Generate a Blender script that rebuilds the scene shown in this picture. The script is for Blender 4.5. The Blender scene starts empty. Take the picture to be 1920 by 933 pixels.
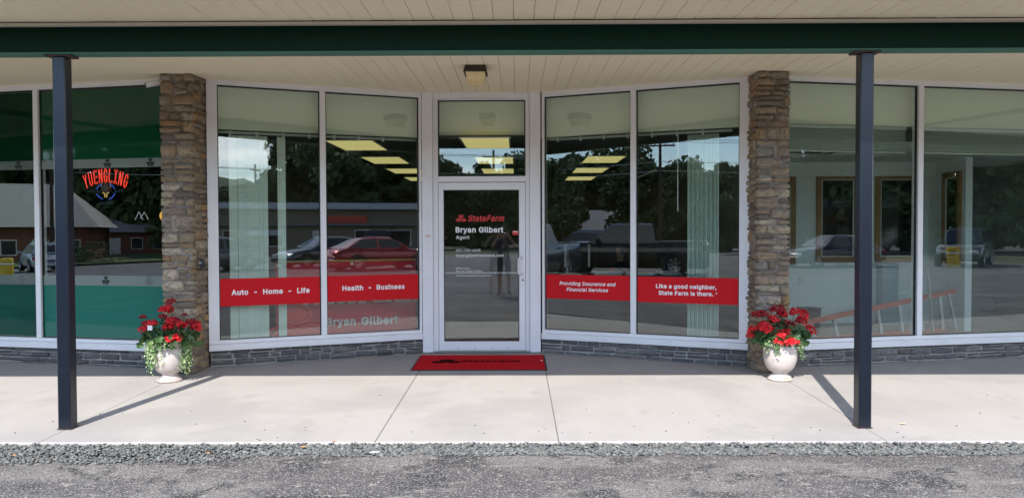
import bpy, math, random
import numpy as np
from mathutils import Vector, Matrix
rad = math.radians
SC = bpy.context.scene
COL = SC.collection
rng = random.Random(7)
nrng = np.random.default_rng(11)

# ------------------------------------------------------------------ camera
CAM_Z = 1.52
cd = bpy.data.cameras.new('camera'); cam = bpy.data.objects.new('camera', cd); COL.objects.link(cam)
cd.sensor_fit = 'HORIZONTAL'; cd.sensor_width = 36.0; cd.lens = 36.0 * 1442 / 1920
cd.clip_start = 0.05; cd.clip_end = 3000
yaw, pitch, roll = rad(.36), math.atan(33.5 / 1442), rad(.19)
cam.matrix_world = (Matrix.Translation((0, 0, CAM_Z)) @ Matrix.Rotation(yaw, 4, 'Z')
                    @ Matrix.Rotation(math.pi / 2 - pitch, 4, 'X') @ Matrix.Rotation(-roll, 4, 'Z'))
SC.camera = cam
# ------------------------------------------------------------------ view, render
SC.view_settings.view_transform = 'Standard'; SC.view_settings.look = 'None'
SC.view_settings.exposure = 1.27; SC.view_settings.gamma = 1.0
SC.render.engine = 'CYCLES'
SC.cycles.use_denoising = True
SC.cycles.max_bounces = 10; SC.cycles.diffuse_bounces = 7; SC.cycles.glossy_bounces = 5
SC.cycles.transparent_max_bounces = 24; SC.cycles.transmission_bounces = 4
SC.cycles.caustics_reflective = False; SC.cycles.caustics_refractive = False
SC.cycles.sample_clamp_indirect = 6.0
# ------------------------------------------------------------------ sun and sky
SUN_EL = rad(46.4); SUN_H = Vector((-.206, -.979, 0)).normalized()
sd = bpy.data.lights.new('sun', 'SUN'); sun = bpy.data.objects.new('sun', sd); COL.objects.link(sun)
sd.energy = 3.1; sd.angle = rad(.5); sd.color = (1, .945, .87)
to_sun = Vector((SUN_H.x * math.cos(SUN_EL), SUN_H.y * math.cos(SUN_EL), math.sin(SUN_EL)))
sun.rotation_euler = to_sun.to_track_quat('Z', 'Y').to_euler()
W = bpy.data.worlds.new('World'); SC.world = W; W.use_nodes = True
nt = W.node_tree; N = nt.nodes; LK = nt.links
N.clear()
out = N.new('ShaderNodeOutputWorld'); bg = N.new('ShaderNodeBackground'); LK.new(bg.outputs[0], out.inputs[0])
sky = N.new('ShaderNodeTexSky'); sky.sky_type = 'NISHITA'; sky.sun_disc = False
sky.sun_elevation = SUN_EL; sky.sun_rotation = math.atan2(SUN_H.x, SUN_H.y); sky.air_density = 1.0; sky.dust_density = .15
bg.inputs[1].default_value = 0.14
tc = N.new('ShaderNodeTexCoord'); sep = N.new('ShaderNodeSeparateXYZ'); LK.new(tc.outputs['Generated'], sep.inputs[0])
mz = N.new('ShaderNodeMath'); mz.operation = 'MAXIMUM'; LK.new(sep.outputs[2], mz.inputs[0]); mz.inputs[1].default_value = 0
az_ = N.new('ShaderNodeMath'); az_.operation = 'ADD'; LK.new(mz.outputs[0], az_.inputs[0]); az_.inputs[1].default_value = .12
dv = N.new('ShaderNodeVectorMath'); dv.operation = 'DIVIDE'; LK.new(tc.outputs['Generated'], dv.inputs[0])
cb = N.new('ShaderNodeCombineXYZ')
for i in range(3): LK.new(az_.outputs[0], cb.inputs[i])
LK.new(cb.outputs[0], dv.inputs[1])
cn = N.new('ShaderNodeTexNoise'); cn.inputs['Scale'].default_value = .62; cn.inputs['Detail'].default_value = 9
cn.inputs['Roughness'].default_value = .56; LK.new(dv.outputs[0], cn.inputs['Vector'])
cr = N.new('ShaderNodeValToRGB'); cr.color_ramp.elements[0].position = .525; cr.color_ramp.elements[1].position = .68
LK.new(cn.outputs['Fac'], cr.inputs[0])
cm = N.new('ShaderNodeMixRGB'); LK.new(cr.outputs[0], cm.inputs[0]); tn = N.new('ShaderNodeMixRGB'); tn.blend_type = 'MULTIPLY'; tn.inputs[0].default_value = 1; tn.inputs[2].default_value = (.93, .98, 1.06, 1)
LK.new(sky.outputs[0], tn.inputs[1]); LK.new(tn.outputs[0], cm.inputs[1])
cm.inputs[2].default_value = (13, 13.2, 13.8, 1)
LK.new(cm.outputs[0], bg.inputs[0])

# ================================================================== helpers
class MB:
    def __init__(s): s.v = []; s.f = []; s.m = []
    def add(s, vs, fs, mi=0):
        b = len(s.v); s.v += [tuple(map(float, v)) for v in vs]
        s.f += [tuple(b + i for i in f) for f in fs]; s.m += [mi] * len(fs); return s
    def box(s, x0, x1, y0, y1, z0, z1, mi=0):
        vs = [(x0, y0, z0), (x1, y0, z0), (x1, y1, z0), (x0, y1, z0), (x0, y0, z1), (x1, y0, z1), (x1, y1, z1), (x0, y1, z1)]
        return s.add(vs, [(0, 3, 2, 1), (4, 5, 6, 7), (0, 1, 5, 4), (1, 2, 6, 5), (2, 3, 7, 6), (3, 0, 4, 7)], mi)
    def bbox(s, x0, x1, y0, y1, z0, z1, b=.004, mi=0):          # box with chamfered long edges
        c = [((x0, x1), (y0, y1), (z0, z1))]
        vs = []; 
        for z in (z0, z0 + b, z1 - b, z1):
            e = b if z in (z0, z1) else 0
            for (x, y) in ((x0 + b, y0), (x1 - b, y0), (x1, y0 + b), (x1, y1 - b), (x1 - b, y1), (x0 + b, y1), (x0, y1 - b), (x0, y0 + b)):
                vs.append((min(max(x, x0 + e), x1 - e), min(max(y, y0 + e), y1 - e), z))
        fs = [tuple(reversed(range(8))), tuple(range(24, 32))]
        for k in range(3):
            for i in range(8):
                j = (i + 1) % 8; fs.append((k * 8 + i, k * 8 + j, k * 8 + 8 + j, k * 8 + 8 + i))
        return s.add(vs, fs, mi)
    def tube(s, pts, r, n=8, cap=True, mi=0):
        pts = [Vector(p) for p in pts]; rs = r if isinstance(r, (list, tuple)) else [r] * len(pts)
        vs = []; fs = []; prev = None
        for i, p in enumerate(pts):
            t = (pts[min(i + 1, len(pts) - 1)] - pts[max(i - 1, 0)]).normalized()
            if prev is None:
                a = Vector((0, 0, 1)) if abs(t.z) < .9 else Vector((1, 0, 0)); u = t.cross(a).normalized()
            else:
                u = (prev - t * prev.dot(t)).normalized()
            prev = u; w = t.cross(u)
            for k in range(n):
                a = 2 * math.pi * k / n; vs.append(p + (u * math.cos(a) + w * math.sin(a)) * rs[i])
        for i in range(len(pts) - 1):
            for k in range(n):
                k2 = (k + 1) % n; fs.append((i * n + k, i * n + k2, (i + 1) * n + k2, (i + 1) * n + k))
        if cap: fs += [tuple(reversed(range(n))), tuple((len(pts) - 1) * n + k for k in range(n))]
        return s.add(vs, fs, mi)
    def lathe(s, prof, n=32, c=(0, 0, 0), axis='z', mi=0):
        vs = []; fs = []
        for (r, z) in prof:
            for k in range(n):
                a = 2 * math.pi * k / n
                p = (r * math.cos(a), r * math.sin(a), z)
                if axis == 'y': p = (p[0], p[2], p[1])
                vs.append((p[0] + c[0], p[1] + c[1], p[2] + c[2]))
        for i in range(len(prof) - 1):
            for k in range(n):
                k2 = (k + 1) % n; fs.append((i * n + k, i * n + k2, (i + 1) * n + k2, (i + 1) * n + k))
        return s.add(vs, fs, mi)
    def disc(s, c, rx, rz, y, n=28, mi=0, inner=None, d=.003):   # ellipse (or ring) in the xz plane facing -y
        vs = []; fs = []
        for k in range(n):
            a = 2 * math.pi * k / n; vs.append((c[0] + rx * math.cos(a), y, c[1] + rz * math.sin(a)))
        if inner:
            for k in range(n):
                a = 2 * math.pi * k / n; vs.append((c[0] + inner[0] * math.cos(a), y, c[1] + inner[1] * math.sin(a)))
            for k in range(n): k2 = (k + 1) % n; fs.append((k, k2, n + k2, n + k))
        else: fs.append(tuple(range(n)))
        return s.add(vs, fs, mi)
    def build(s, name, mat, parent=None, loc=(0, 0, 0), smooth=False, rotz=0, kind=None):
        me = bpy.data.meshes.new(name); me.from_pydata(s.v, [], s.f)
        mats = mat if isinstance(mat, (list, tuple)) else [mat]
        for m_ in mats: me.materials.append(m_)
        if len(mats) > 1: me.polygons.foreach_set('material_index', s.m)
        if smooth: me.polygons.foreach_set('use_smooth', [True] * len(me.polygons))
        me.update()
        return link(name, me, parent, loc, rotz, kind)

def link(name, me, parent=None, loc=(0, 0, 0), rotz=0, kind=None, scale=None, rot=None):
    o = bpy.data.objects.new(name, me); COL.objects.link(o); o.location = loc
    o.rotation_euler = rot if rot else (0, 0, rotz)
    if scale: o.scale = scale
    if parent: o.parent = parent
    if kind: o['kind'] = kind
    return o
def tag(o, label, cat, group=None):
    o['label'] = label; o['category'] = cat
    if group: o['group'] = group
    return o
def thing(name, label, cat, loc=(0, 0, 0), rotz=0, group=None):
    return tag(link(name, None, None, loc, rotz), label, cat, group)
def copy_tree(o, parent=None):
    c = o.copy(); COL.objects.link(c)
    if parent: c.parent = parent
    for ch in list(o.children): copy_tree(ch, c)
    return c
def npmesh(name, V, F, mats, fm=None, smooth=False):
    me = bpy.data.meshes.new(name); me.from_pydata(V.tolist(), [], F.tolist())
    for m_ in (mats if isinstance(mats, (list, tuple)) else [mats]): me.materials.append(m_)
    if fm is not None: me.polygons.foreach_set('material_index', fm.tolist())
    if smooth: me.polygons.foreach_set('use_smooth', [True] * len(me.polygons))
    me.update(); return me

# ---------------------------------------------------------------- materials
def mat(name, col, rough=.6, metal=0., noise=None, bump=None, rand=None, spec=None, coat=0):
    """noise: list of (scale, colour, lo, hi[, stretch]); bump: (scale, strength); rand: ramp of per-object colours"""
    m = bpy.data.materials.new(name); m.use_nodes = True; t = m.node_tree; n = t.nodes; l = t.links
    b = n['Principled BSDF']; b.inputs['Roughness'].default_value = rough; b.inputs['Metallic'].default_value = metal
    if spec is not None: b.inputs['Specular IOR Level'].default_value = spec
    if coat: b.inputs['Coat Weight'].default_value = coat; b.inputs['Coat Roughness'].default_value = .05
    co = n.new('ShaderNodeTexCoord')
    if rand:
        oi = n.new('ShaderNodeObjectInfo'); rp = n.new('ShaderNodeValToRGB'); rp.color_ramp.interpolation = 'LINEAR'
        els = rp.color_ramp.elements
        while len(els) < len(rand): els.new(.5)
        for i, c in enumerate(rand): els[i].position = i / (len(rand) - 1); els[i].color = (*c, 1)
        l.new(oi.outputs['Random'], rp.inputs[0]); cur = rp.outputs[0]
    else:
        rg = n.new('ShaderNodeRGB'); rg.outputs[0].default_value = (*col, 1); cur = rg.outputs[0]
    for q in (noise or []):
        mp = n.new('ShaderNodeMapping'); l.new(co.outputs['Object'], mp.inputs[0])
        if len(q) > 4: mp.inputs['Scale'].default_value = q[4]
        tx = n.new('ShaderNodeTexNoise'); tx.inputs['Scale'].default_value = q[0]; tx.inputs['Detail'].default_value = 6
        tx.inputs['Roughness'].default_value = .6
        l.new(mp.outputs[0], tx.inputs['Vector'])
        if rand:
            tx.noise_dimensions = '4D'; ml = n.new('ShaderNodeMath'); ml.operation = 'MULTIPLY'; ml.inputs[1].default_value = 40
            l.new(oi.outputs['Random'], ml.inputs[0]); l.new(ml.outputs[0], tx.inputs['W'])
        r = n.new('ShaderNodeValToRGB'); r.color_ramp.elements[0].position = q[2]; r.color_ramp.elements[1].position = q[3]
        l.new(tx.outputs['Fac'], r.inputs[0])
        mx = n.new('ShaderNodeMixRGB'); l.new(r.outputs[0], mx.inputs[0]); l.new(cur, mx.inputs[1]); mx.inputs[2].default_value = (*q[1], 1)
        cur = mx.outputs[0]
    l.new(cur, b.inputs['Base Color'])
    if bump:
        tx = n.new('ShaderNodeTexNoise'); tx.inputs['Scale'].default_value = bump[0]; tx.inputs['Detail'].default_value = 5
        l.new(co.outputs['Object'], tx.inputs['Vector'])
        bp = n.new('ShaderNodeBump'); bp.inputs['Strength'].default_value = bump[1]; bp.inputs['Distance'].default_value = bump[2] if len(bump) > 2 else .01
        l.new(tx.outputs['Fac'], bp.inputs['Height']); l.new(bp.outputs[0], b.inputs['Normal'])
    return m
def glass_mat(name, base=.085, tint=(.93, .97, .94)):
    m = bpy.data.materials.new(name); m.use_nodes = True; t = m.node_tree; n = t.nodes; l = t.links; n.clear()
    o = n.new('ShaderNodeOutputMaterial'); mx = n.new('ShaderNodeMixShader'); l.new(mx.outputs[0], o.inputs[0])
    tr = n.new('ShaderNodeBsdfTransparent'); tr.inputs[0].default_value = (*tint, 1)
    gl = n.new('ShaderNodeBsdfGlossy'); gl.inputs['Roughness'].default_value = 0; gl.inputs[0].default_value = (.95, .98, 1, 1)
    lw = n.new('ShaderNodeLayerWeight'); lw.inputs[0].default_value = .5
    pw = n.new('ShaderNodeMath'); pw.operation = 'POWER'; l.new(lw.outputs['Facing'], pw.inputs[0]); pw.inputs[1].default_value = 5
    ma = n.new('ShaderNodeMath'); ma.operation = 'MULTIPLY_ADD'; l.new(pw.outputs[0], ma.inputs[0]); ma.inputs[1].default_value = 1 - base; ma.inputs[2].default_value = base
    l.new(ma.outputs[0], mx.inputs[0]); l.new(tr.outputs[0], mx.inputs[1]); l.new(gl.outputs[0], mx.inputs[2])
    return m
def film_mat(name, col, tint, fac):
    m = mat(name, col, .03); t = m.node_tree; n = t.nodes; l = t.links
    o = n['Material Output']; mx = n.new('ShaderNodeMixShader')
    tr = n.new('ShaderNodeBsdfTransparent'); tr.inputs[0].default_value = (*tint, 1)
    mx.inputs[0].default_value = fac; l.new(tr.outputs[0], mx.inputs[1]); l.new(n['Principled BSDF'].outputs[0], mx.inputs[2]); l.new(mx.outputs[0], o.inputs[0])
    return m

def emit_mat(name, col, s):
    m = bpy.data.materials.new(name); m.use_nodes = True; b = m.node_tree.nodes['Principled BSDF']
    b.inputs['Base Color'].default_value = (*[c * .5 for c in col], 1); b.inputs['Emission Color'].default_value = (*col, 1); b.inputs['Emission Strength'].default_value = s
    return m
M = {}
M['concrete'] = mat('broomed_concrete', (.372, .350, .330), .85, noise=[(1.1, (.335, .315, .298), .42, .66), (3.0, (.385, .367, .352), .52, .75, (1, .12, 1)), (45, (.39, .37, .352), .60, .78, (1, .06, 1)), (2.1, (.30, .278, .255), .60, .74), (.55, (.32, .305, .292), .50, .60), (11, (.325, .305, .285), .63, .72), (150, (.2, .185, .17), .74, .80)], bump=(180, .25, .003))
M['asphalt'] = mat('worn_asphalt', (.108, .099, .097), .95, noise=[(1.2, (.215, .198, .183), .47, .57, (.6, 1.4, 1)), (2.4, (.052, .049, .050), .53, .60), (7, (.32, .295, .265), .59, .67, (.5, 1.6, 1)), (75, (.36, .335, .31), .53, .60), (28, (.42, .39, .36), .60, .66), (90, (.035, .033, .036), .55, .61)], bump=(120, 1., .02))
M['road'] = mat('road_asphalt', (.12, .118, .12), .9, noise=[(2, (.18, .175, .17), .4, .7)])
M['grass'] = mat('lawn_grass', (.06, .11, .03), .9, noise=[(3, (.09, .12, .04), .4, .7)])
M['dirt'] = mat('ground_grass', (.07, .10, .04), .95, noise=[(.2, (.10, .10, .06), .4, .7)])
M['kerb'] = mat('kerb_concrete', (.42, .40, .37), .9)
M['soffit'] = mat('cream_vinyl_soffit', (.88, .785, .585), .55, noise=[(.7, (.84, .745, .54), .45, .7)])
M['soffit_gap'] = mat('soffit_backing', (.12, .10, .08), .8)
M['trim'] = mat('cream_trim', (.64, .58, .48), .5)
M['fascia'] = mat('white_fascia', (.7, .68, .62), .5)
M['beam'] = mat('dark_green_paint', (.004, .030, .017), .6, spec=.18, noise=[(9, (.003, .03, .017), .5, .75), (70, (.02, .045, .033), .73, .77)], bump=(30, .15, .004))
M['beam_flange'] = mat('chipped_lit_green_paint', (.05, .16, .11), .6, noise=[(3.2, (.36, .30, .25), .66, .70), (4.3, (.16, .07, .04), .68, .72)], bump=(30, .3, .004))  # lighter green puts bounced ground light into the underside colour; chips are wear
M['rust'] = mat('rusted_plate', (.09, .045, .035), .8, noise=[(18, (.02, .03, .028), .45, .6), (40, (.2, .1, .06), .6, .7)])
M['post'] = mat('dark_navy_paint', (.0035, .0068, .014), .28, noise=[(7, (.005, .009, .018), .45, .7), (90, (.08, .08, .085), .735, .765)], bump=(25, .12, .003))
M['alum'] = mat('white_aluminium', (.80, .795, .81), .38, noise=[(3, (.74, .73, .74), .45, .75), (130, (.2, .18, .16), .74, .78)], bump=(20, .03, .002))
M['alum2'] = mat('white_glazing_bead', (.74, .74, .75), .4)
M['gasket'] = mat('black_gasket', (.01, .01, .01), .6)
M['sill'] = mat('white_metal_sill', (.80, .795, .80), .42, noise=[(4, (.72, .71, .71), .5, .75), (150, (.2, .18, .16), .70, .76)])
M['glass'] = glass_mat('window_glass')
M['glass_clear'] = glass_mat('door_glass', .06, (.93, .94, .94))
M['mortar'] = mat('grey_mortar', (.33, .295, .26), .95, noise=[(20, (.17, .15, .13), .4, .7)], bump=(60, .8, .01))
M['mortar_dark'] = mat('dark_mortar', (.34, .325, .30), .95, noise=[(20, (.42, .40, .37), .4, .7)], bump=(60, .8, .01))
M['stone'] = mat('brown_rubble_stone', (.3, .24, .17), .85, rand=[(.25, .20, .14), (.43, .33, .21), (.19, .155, .115), (.36, .29, .20), (.46, .26, .10), (.27, .245, .21), (.52, .43, .31), (.31, .22, .13), (.40, .33, .24)],
                 noise=[(3.2, (.17, .135, .10), .45, .65), (7, (.42, .36, .29), .60, .75), (11, (.36, .20, .10), .66, .76)], bump=(9, .9, .02))
M['slate'] = mat('grey_slate_stone', (.15, .15, .16), .85, rand=[(.14, .135, .135), (.22, .215, .21), (.09, .09, .095), (.27, .25, .23), (.16, .155, .155), (.21, .17, .14), (.30, .29, .275)],
                 noise=[(4, (.09, .09, .10), .45, .65), (9, (.36, .35, .33), .62, .75)], bump=(9, .9, .02))
M['red'] = mat('red_vinyl', (.60, .010, .016), .6, spec=.15)
M['white_vinyl'] = mat('white_vinyl', (.82, .82, .82), .5)
M['grey_vinyl'] = mat('pale_print', (.62, .55, .55), .6)
M['red_vinyl2'] = mat('red_logo_vinyl', (.65, .03, .03), .5)
M['banner'] = mat('red_banner_cloth', (.60, .03, .045), .7, noise=[(3, (.50, .025, .04), .4, .7)])
M['banner_light'] = mat('light_red_print', (.80, .07, .06), .7)
M['gold'] = mat('gold_hem', (.35, .26, .08), .6)
M['brass'] = mat('grommet_brass', (.7, .6, .35), .4, .6)
M['blind'] = mat('pale_green_blind', (.62, .70, .64), .7)
M['headrail'] = mat('white_headrail', (.62, .66, .60), .5)
M['bulkhead'] = mat('white_bulkhead', (.84, .86, .74), .7, noise=[(1, (.80, .82, .70), .4, .7)])
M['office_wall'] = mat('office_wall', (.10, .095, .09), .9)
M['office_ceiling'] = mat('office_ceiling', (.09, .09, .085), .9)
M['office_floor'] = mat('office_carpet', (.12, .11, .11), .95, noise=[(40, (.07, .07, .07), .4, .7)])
M['ceil_light'] = emit_mat('yellow_light_diffuser', (1, .84, .34), .24)
M['dark_metal'] = mat('black_metal', (.015, .015, .015), .5)
M['steel'] = mat('brushed_steel', (.55, .54, .53), .28, 1.0)
M['mat_red'] = mat('red_carpet_mat', (.60, .010, .018), .95, spec=.1, noise=[(60, (.48, .008, .014), .4, .7)], bump=(300, .6, .004))
M['mat_border'] = mat('black_rubber', (.02, .02, .022), .8)
M['print_dark'] = mat('dark_print', (.012, .003, .004), .95, spec=.02)
M['bronze'] = mat('dark_bronze', (.035, .025, .02), .5, noise=[(60, (.12, .1, .08), .66, .72)])
M['lens'] = mat('amber_prismatic_lens', (.86, .70, .38), .3, noise=[(9, (.70, .48, .20), .5, .7)])
M['white_plastic'] = mat('white_plastic', (.7, .7, .68), .4)
M['black_plastic'] = mat('black_plastic', (.015, .015, .016), .4)
M['paint_white'] = mat('faded_line_paint', (.62, .62, .60), .8, noise=[(9, (.25, .24, .24), .5, .7)])
M['paint_yellow'] = mat('faded_yellow_paint', (.55, .46, .16), .8, noise=[(9, (.25, .22, .14), .5, .7)])
M['gravel'] = mat('blue_grey_gravel', (.118, .124, .12), .85, noise=[(30, (.225, .232, .22), .5, .60), (42, (.06, .063, .065), .52, .60), (12, (.165, .158, .145), .5, .65)])
M['pot'] = mat('weathered_white_glaze', (.50, .445, .415), .45, noise=[(5, (.40, .31, .26), .48, .70), (9, (.56, .51, .48), .45, .7, (1, 1, 6)), (26, (.28, .17, .12), .64, .72), (3, (.33, .27, .22), .6, .72)], bump=(30, .25, .004))
M['soil'] = mat('potting_soil', (.03, .022, .015), .95)
M['leaf'] = mat('geranium_leaf', (.035, .085, .022), .55, rand=[(.025, .065, .02), (.05, .115, .03), (.035, .08, .025), (.06, .13, .035)])
M['ivy'] = mat('trailing_leaf', (.13, .24, .07), .6)
M['ivy_pale'] = mat('variegated_leaf', (.42, .50, .27), .6)
M['flower'] = mat('red_petal', (.62, .008, .018), .6)
M['flower_dark'] = mat('dark_red_petal', (.30, .006, .016), .6)
M['stem'] = mat('green_stem', (.07, .13, .04), .7)
M['tag_white'] = mat('white_plant_tag', (.75, .75, .75), .5)

# ================================================================== ground behind and before the shop
def gz(x, y):                       # the lot is level by the shop and falls away to the road on the left
    return -.13 - .02 * min(max(-x - 12, 0), 34)
def swz(y): return -.02 * (9.66 - y)
X0 = -.437
def sheet(name, xs, ys, zf, m):
    vs = [(x, y, zf(x, y)) for y in ys for x in xs]; nx = len(xs)
    fs = [(j * nx + i, j * nx + i + 1, (j + 1) * nx + i + 1, (j + 1) * nx + i) for j in range(len(ys) - 1) for i in range(nx - 1)]
    return MB().add(vs, fs).build(name, m, kind='structure')
lin = lambda a, b, n: [a + (b - a) * i / (n - 1) for i in range(n)]
sheet('ground', [-1500, -300, -46, -12, 12, 60, 300, 1500], [-1500, -300, -60, -20, 0, 30, 300, 1500], lambda x, y: gz(x, y) - .10, M['dirt'])
sheet('parking_lot', [-24, -12, 0, 12, 34], lin(-24, 5.95, 5), gz, M['asphalt'])
sheet('road', [-46, -34, -24.02], [-70, -30, 5.9, 60], lambda x, y: gz(x, y) - .008, M['road'])
sheet('road', [-24.02, 0, 34, 90], [-36, -24.01], lambda x, y: gz(x, y) - .012, M['road'])
# white and yellow stripes of the lot
b = MB(); b.box(-22, 28, -4.46, -4.36, -.1265, -.1255)
lot = b.build('parking_line', M['paint_white'], kind='structure')
for k in range(5):
    b = MB(); b.box(-.05, .05, -2.3, 2.3, -.1265, -.1255); b.build('parking_line', M['paint_white'], loc=(17 + 2.9 * k, -7, 0), kind='structure')
for k in range(4):
    b = MB(); b.box(-.05, .05, -2.3, 2.3, 0, .001); b.build('parking_line', M['paint_yellow'], loc=(-11.9 - 3 * k, 1.5, gz(-12 - 3 * k, 0) + .03), kind='structure')

# sidewalk with its slabs
sw = link('sidewalk', None, kind='structure')
EDGE = 5.80
joints = [-14.0, -9.9, -6.8, -3.655, -1.085, .315, 2.80, 5.95, 9.0, 13.0]
for i in range(len(joints) - 1):
    a, c = joints[i] + .0025, joints[i + 1] - .0025; ys = [EDGE, EDGE + .015, 9.2, 13.0]
    vs = []
    for y in ys:
        z = swz(min(y, 9.66)) - (.012 if y == EDGE else 0); vs += [(a, y, z - .004), (a + .006, y, z), (c - .006, y, z), (c, y, z - .004)]
    fs = [(j * 4 + k, j * 4 + k + 1, j * 4 + k + 5, j * 4 + k + 4) for j in range(3) for k in range(3)]
    B = MB().add(vs, fs); n0 = len(B.v)
    B.v += [(a, EDGE, -.3), (c, EDGE, -.3), (a, 13, -.3), (c, 13, -.3)]
    B.f += [(n0, n0 + 1, 3, 2, 1, 0), (n0 + 2, n0, 0, 4, 8, 12), (n0 + 1, n0 + 3, 15, 11, 7, 3)]; B.m += [0] * 3
    B.build('concrete_slab', M['concrete'], sw)
MB().box(-14, 13, EDGE + .01, 12.9, -.29, -.115).build('slab_bed', M['soil'], sw)

# ------------------------------------------------------------------ gravel strip
def gravel_edge(x):                 # inner (street side) limit of the gravel
    t = min(max((-x - 1.85) / .5, 0), 1); t = t * t * (3 - 2 * t)
    return 5.645 - .20 * t + .018 * math.sin(x * 7) + .012 * math.sin(x * 17 + 1)
ICO_V = []
ph = (1 + 5 ** .5) / 2
ICO_V = np.array([(-1, ph, 0), (1, ph, 0), (-1, -ph, 0), (1, -ph, 0), (0, -1, ph), (0, 1, ph), (0, -1, -ph), (0, 1, -ph), (ph, 0, -1), (ph, 0, 1), (-ph, 0, -1), (-ph, 0, 1)]) / 1.9
ICO_F = np.array([(0, 11, 5), (0, 5, 1), (0, 1, 7), (0, 7, 10), (0, 10, 11), (1, 5, 9), (5, 11, 4), (11, 10, 2), (10, 7, 6), (7, 1, 8), (3, 9, 4), (3, 4, 2), (3, 2, 6), (3, 6, 8), (3, 8, 9), (4, 9, 5), (2, 4, 11), (6, 2, 10), (8, 6, 7), (9, 8, 1)])
def pebbles(pts, s0, s1):
    n = len(pts); V = np.repeat(ICO_V[None], n, 0) * (1 + nrng.normal(0, .22, (n, 12, 1)))
    sc = nrng.uniform(s0, s1, (n, 1, 1)) * np.stack([nrng.uniform(.8, 1.5, n), nrng.uniform(.6, 1.0, n), nrng.uniform(.35, .7, n)], 1)[:, None]
    V = V * sc
    a = nrng.uniform(0, 6.28, n); tl = nrng.normal(0, .45, n)
    ca, sa = np.cos(a)[:, None], np.sin(a)[:, None]; ct, st = np.cos(tl)[:, None], np.sin(tl)[:, None]
    x, y, z = V[..., 0], V[..., 1], V[..., 2]
    y, z = y * ct - z * st, y * st + z * ct
    x, y = x * ca - y * sa, x * sa + y * ca
    V = np.stack([x, y, z], -1) + np.array(pts)[:, None]
    F = (ICO_F[None] + 12 * np.arange(n)[:, None, None]).reshape(-1, 3)
    return V.reshape(-1, 3), F
pts = []
for _ in range(19000):
    x = nrng.uniform(-6.8, 6.8); e = gravel_edge(x); y = nrng.uniform(e, EDGE + .005)
    if abs(y - e) < .03 and nrng.random() < .4: y -= nrng.random() * .05
    h = min((y - e) / .12, 1); pts.append((x, y, -.126 + .038 * max(h, 0) * nrng.random() + .004))
V, F = pebbles(pts, .008, .0165)
gm = npmesh('gravel', V, F, M['gravel'])
link('gravel', gm, kind='stuff')
# loose bits of gravel thrown on the walk and the asphalt, as one scatter
pts = [(nrng.uniform(-5, 5), EDGE + abs(nrng.normal(0, .5)) + .04, 0) for _ in range(60)]
pts = [(x, y, swz(min(y, 8)) + .002) for x, y, _ in pts] + [(nrng.uniform(-5, 5), gravel_edge(0) - abs(nrng.normal(0, .16)), -.126) for _ in range(220)]
V, F = pebbles(pts, .004, .011)
link('loose_gravel', npmesh('loose_gravel', V, F, M['gravel']), kind='stuff')

# ================================================================== rooms behind the glass
# party walls
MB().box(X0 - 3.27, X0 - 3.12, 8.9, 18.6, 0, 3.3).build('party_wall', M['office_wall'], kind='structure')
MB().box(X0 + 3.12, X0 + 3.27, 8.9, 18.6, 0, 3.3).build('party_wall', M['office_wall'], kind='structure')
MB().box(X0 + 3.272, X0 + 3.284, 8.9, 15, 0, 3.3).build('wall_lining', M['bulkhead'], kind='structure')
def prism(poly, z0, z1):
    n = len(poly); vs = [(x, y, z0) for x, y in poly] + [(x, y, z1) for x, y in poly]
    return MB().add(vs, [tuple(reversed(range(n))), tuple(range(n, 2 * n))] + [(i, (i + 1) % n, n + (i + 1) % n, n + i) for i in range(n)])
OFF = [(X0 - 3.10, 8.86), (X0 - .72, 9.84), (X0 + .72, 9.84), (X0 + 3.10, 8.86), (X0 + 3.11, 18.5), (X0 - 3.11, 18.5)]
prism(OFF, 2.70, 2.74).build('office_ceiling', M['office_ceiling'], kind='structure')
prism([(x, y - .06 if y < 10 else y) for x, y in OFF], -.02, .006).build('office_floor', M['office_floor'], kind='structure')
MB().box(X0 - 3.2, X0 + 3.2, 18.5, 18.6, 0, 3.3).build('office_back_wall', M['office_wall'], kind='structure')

# ================================================================== canopy: soffit, beam, posts, lamp
sof = link('soffit', None, kind='structure')
def zs(y): return 3.205 + .0145 * (min(y, 9.7) - 6.2)
def plank(x0, x1, ya, yb, dz=0):
    za, zb = zs(ya) + dz, zs(yb) + dz; g = .0014; h = .006
    vs = []
    for (y, z) in ((ya, za), (yb, zb)):
        vs += [(x0 + g, y, z + h), (x0 + g, y, z + .003), (x0 + g + .004, y, z), (x1 - g - .004, y, z), (x1 - g, y, z + .003), (x1 - g, y, z + h)]
    fs = [(i, i + 6, i + 7, i + 1) for i in range(5)]
    return MB().add(vs, fs)
PW = .1575; n0 = -54
for i in range(n0, 54):
    x = X0 - .055 + i * PW
    dz = rng.uniform(-.0012, .0012)
    if abs(x) < 7.6:
        plank(x, x + PW, 6.262, 10.0, dz).build('soffit_plank', M['soffit'], sof)
        plank(x, x + PW, 5.30, 6.10, dz - .022).build('soffit_plank', M['soffit'], sof)
MB().box(-8.5, 8.5, 5.28, 10.4, 3.29, 3.31).build('soffit_backing', M['soffit_gap'], sof)
MB().box(-8.5, 8.5, 6.085, 6.128, 3.150, 3.172).build('soffit_trim', M['trim'], sof)
roof = tag(link('canopy_roof', None), 'flat canopy roof over the walk with white fascia edge', 'roof')
MB().box(-13, 13, 5.27, 14, 3.32, 3.6).build('roof_slab', M['fascia'], roof)
MB().box(-13, 13, 5.235, 5.268, 3.19, 3.62).build('fascia', M['fascia'], roof)

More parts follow.
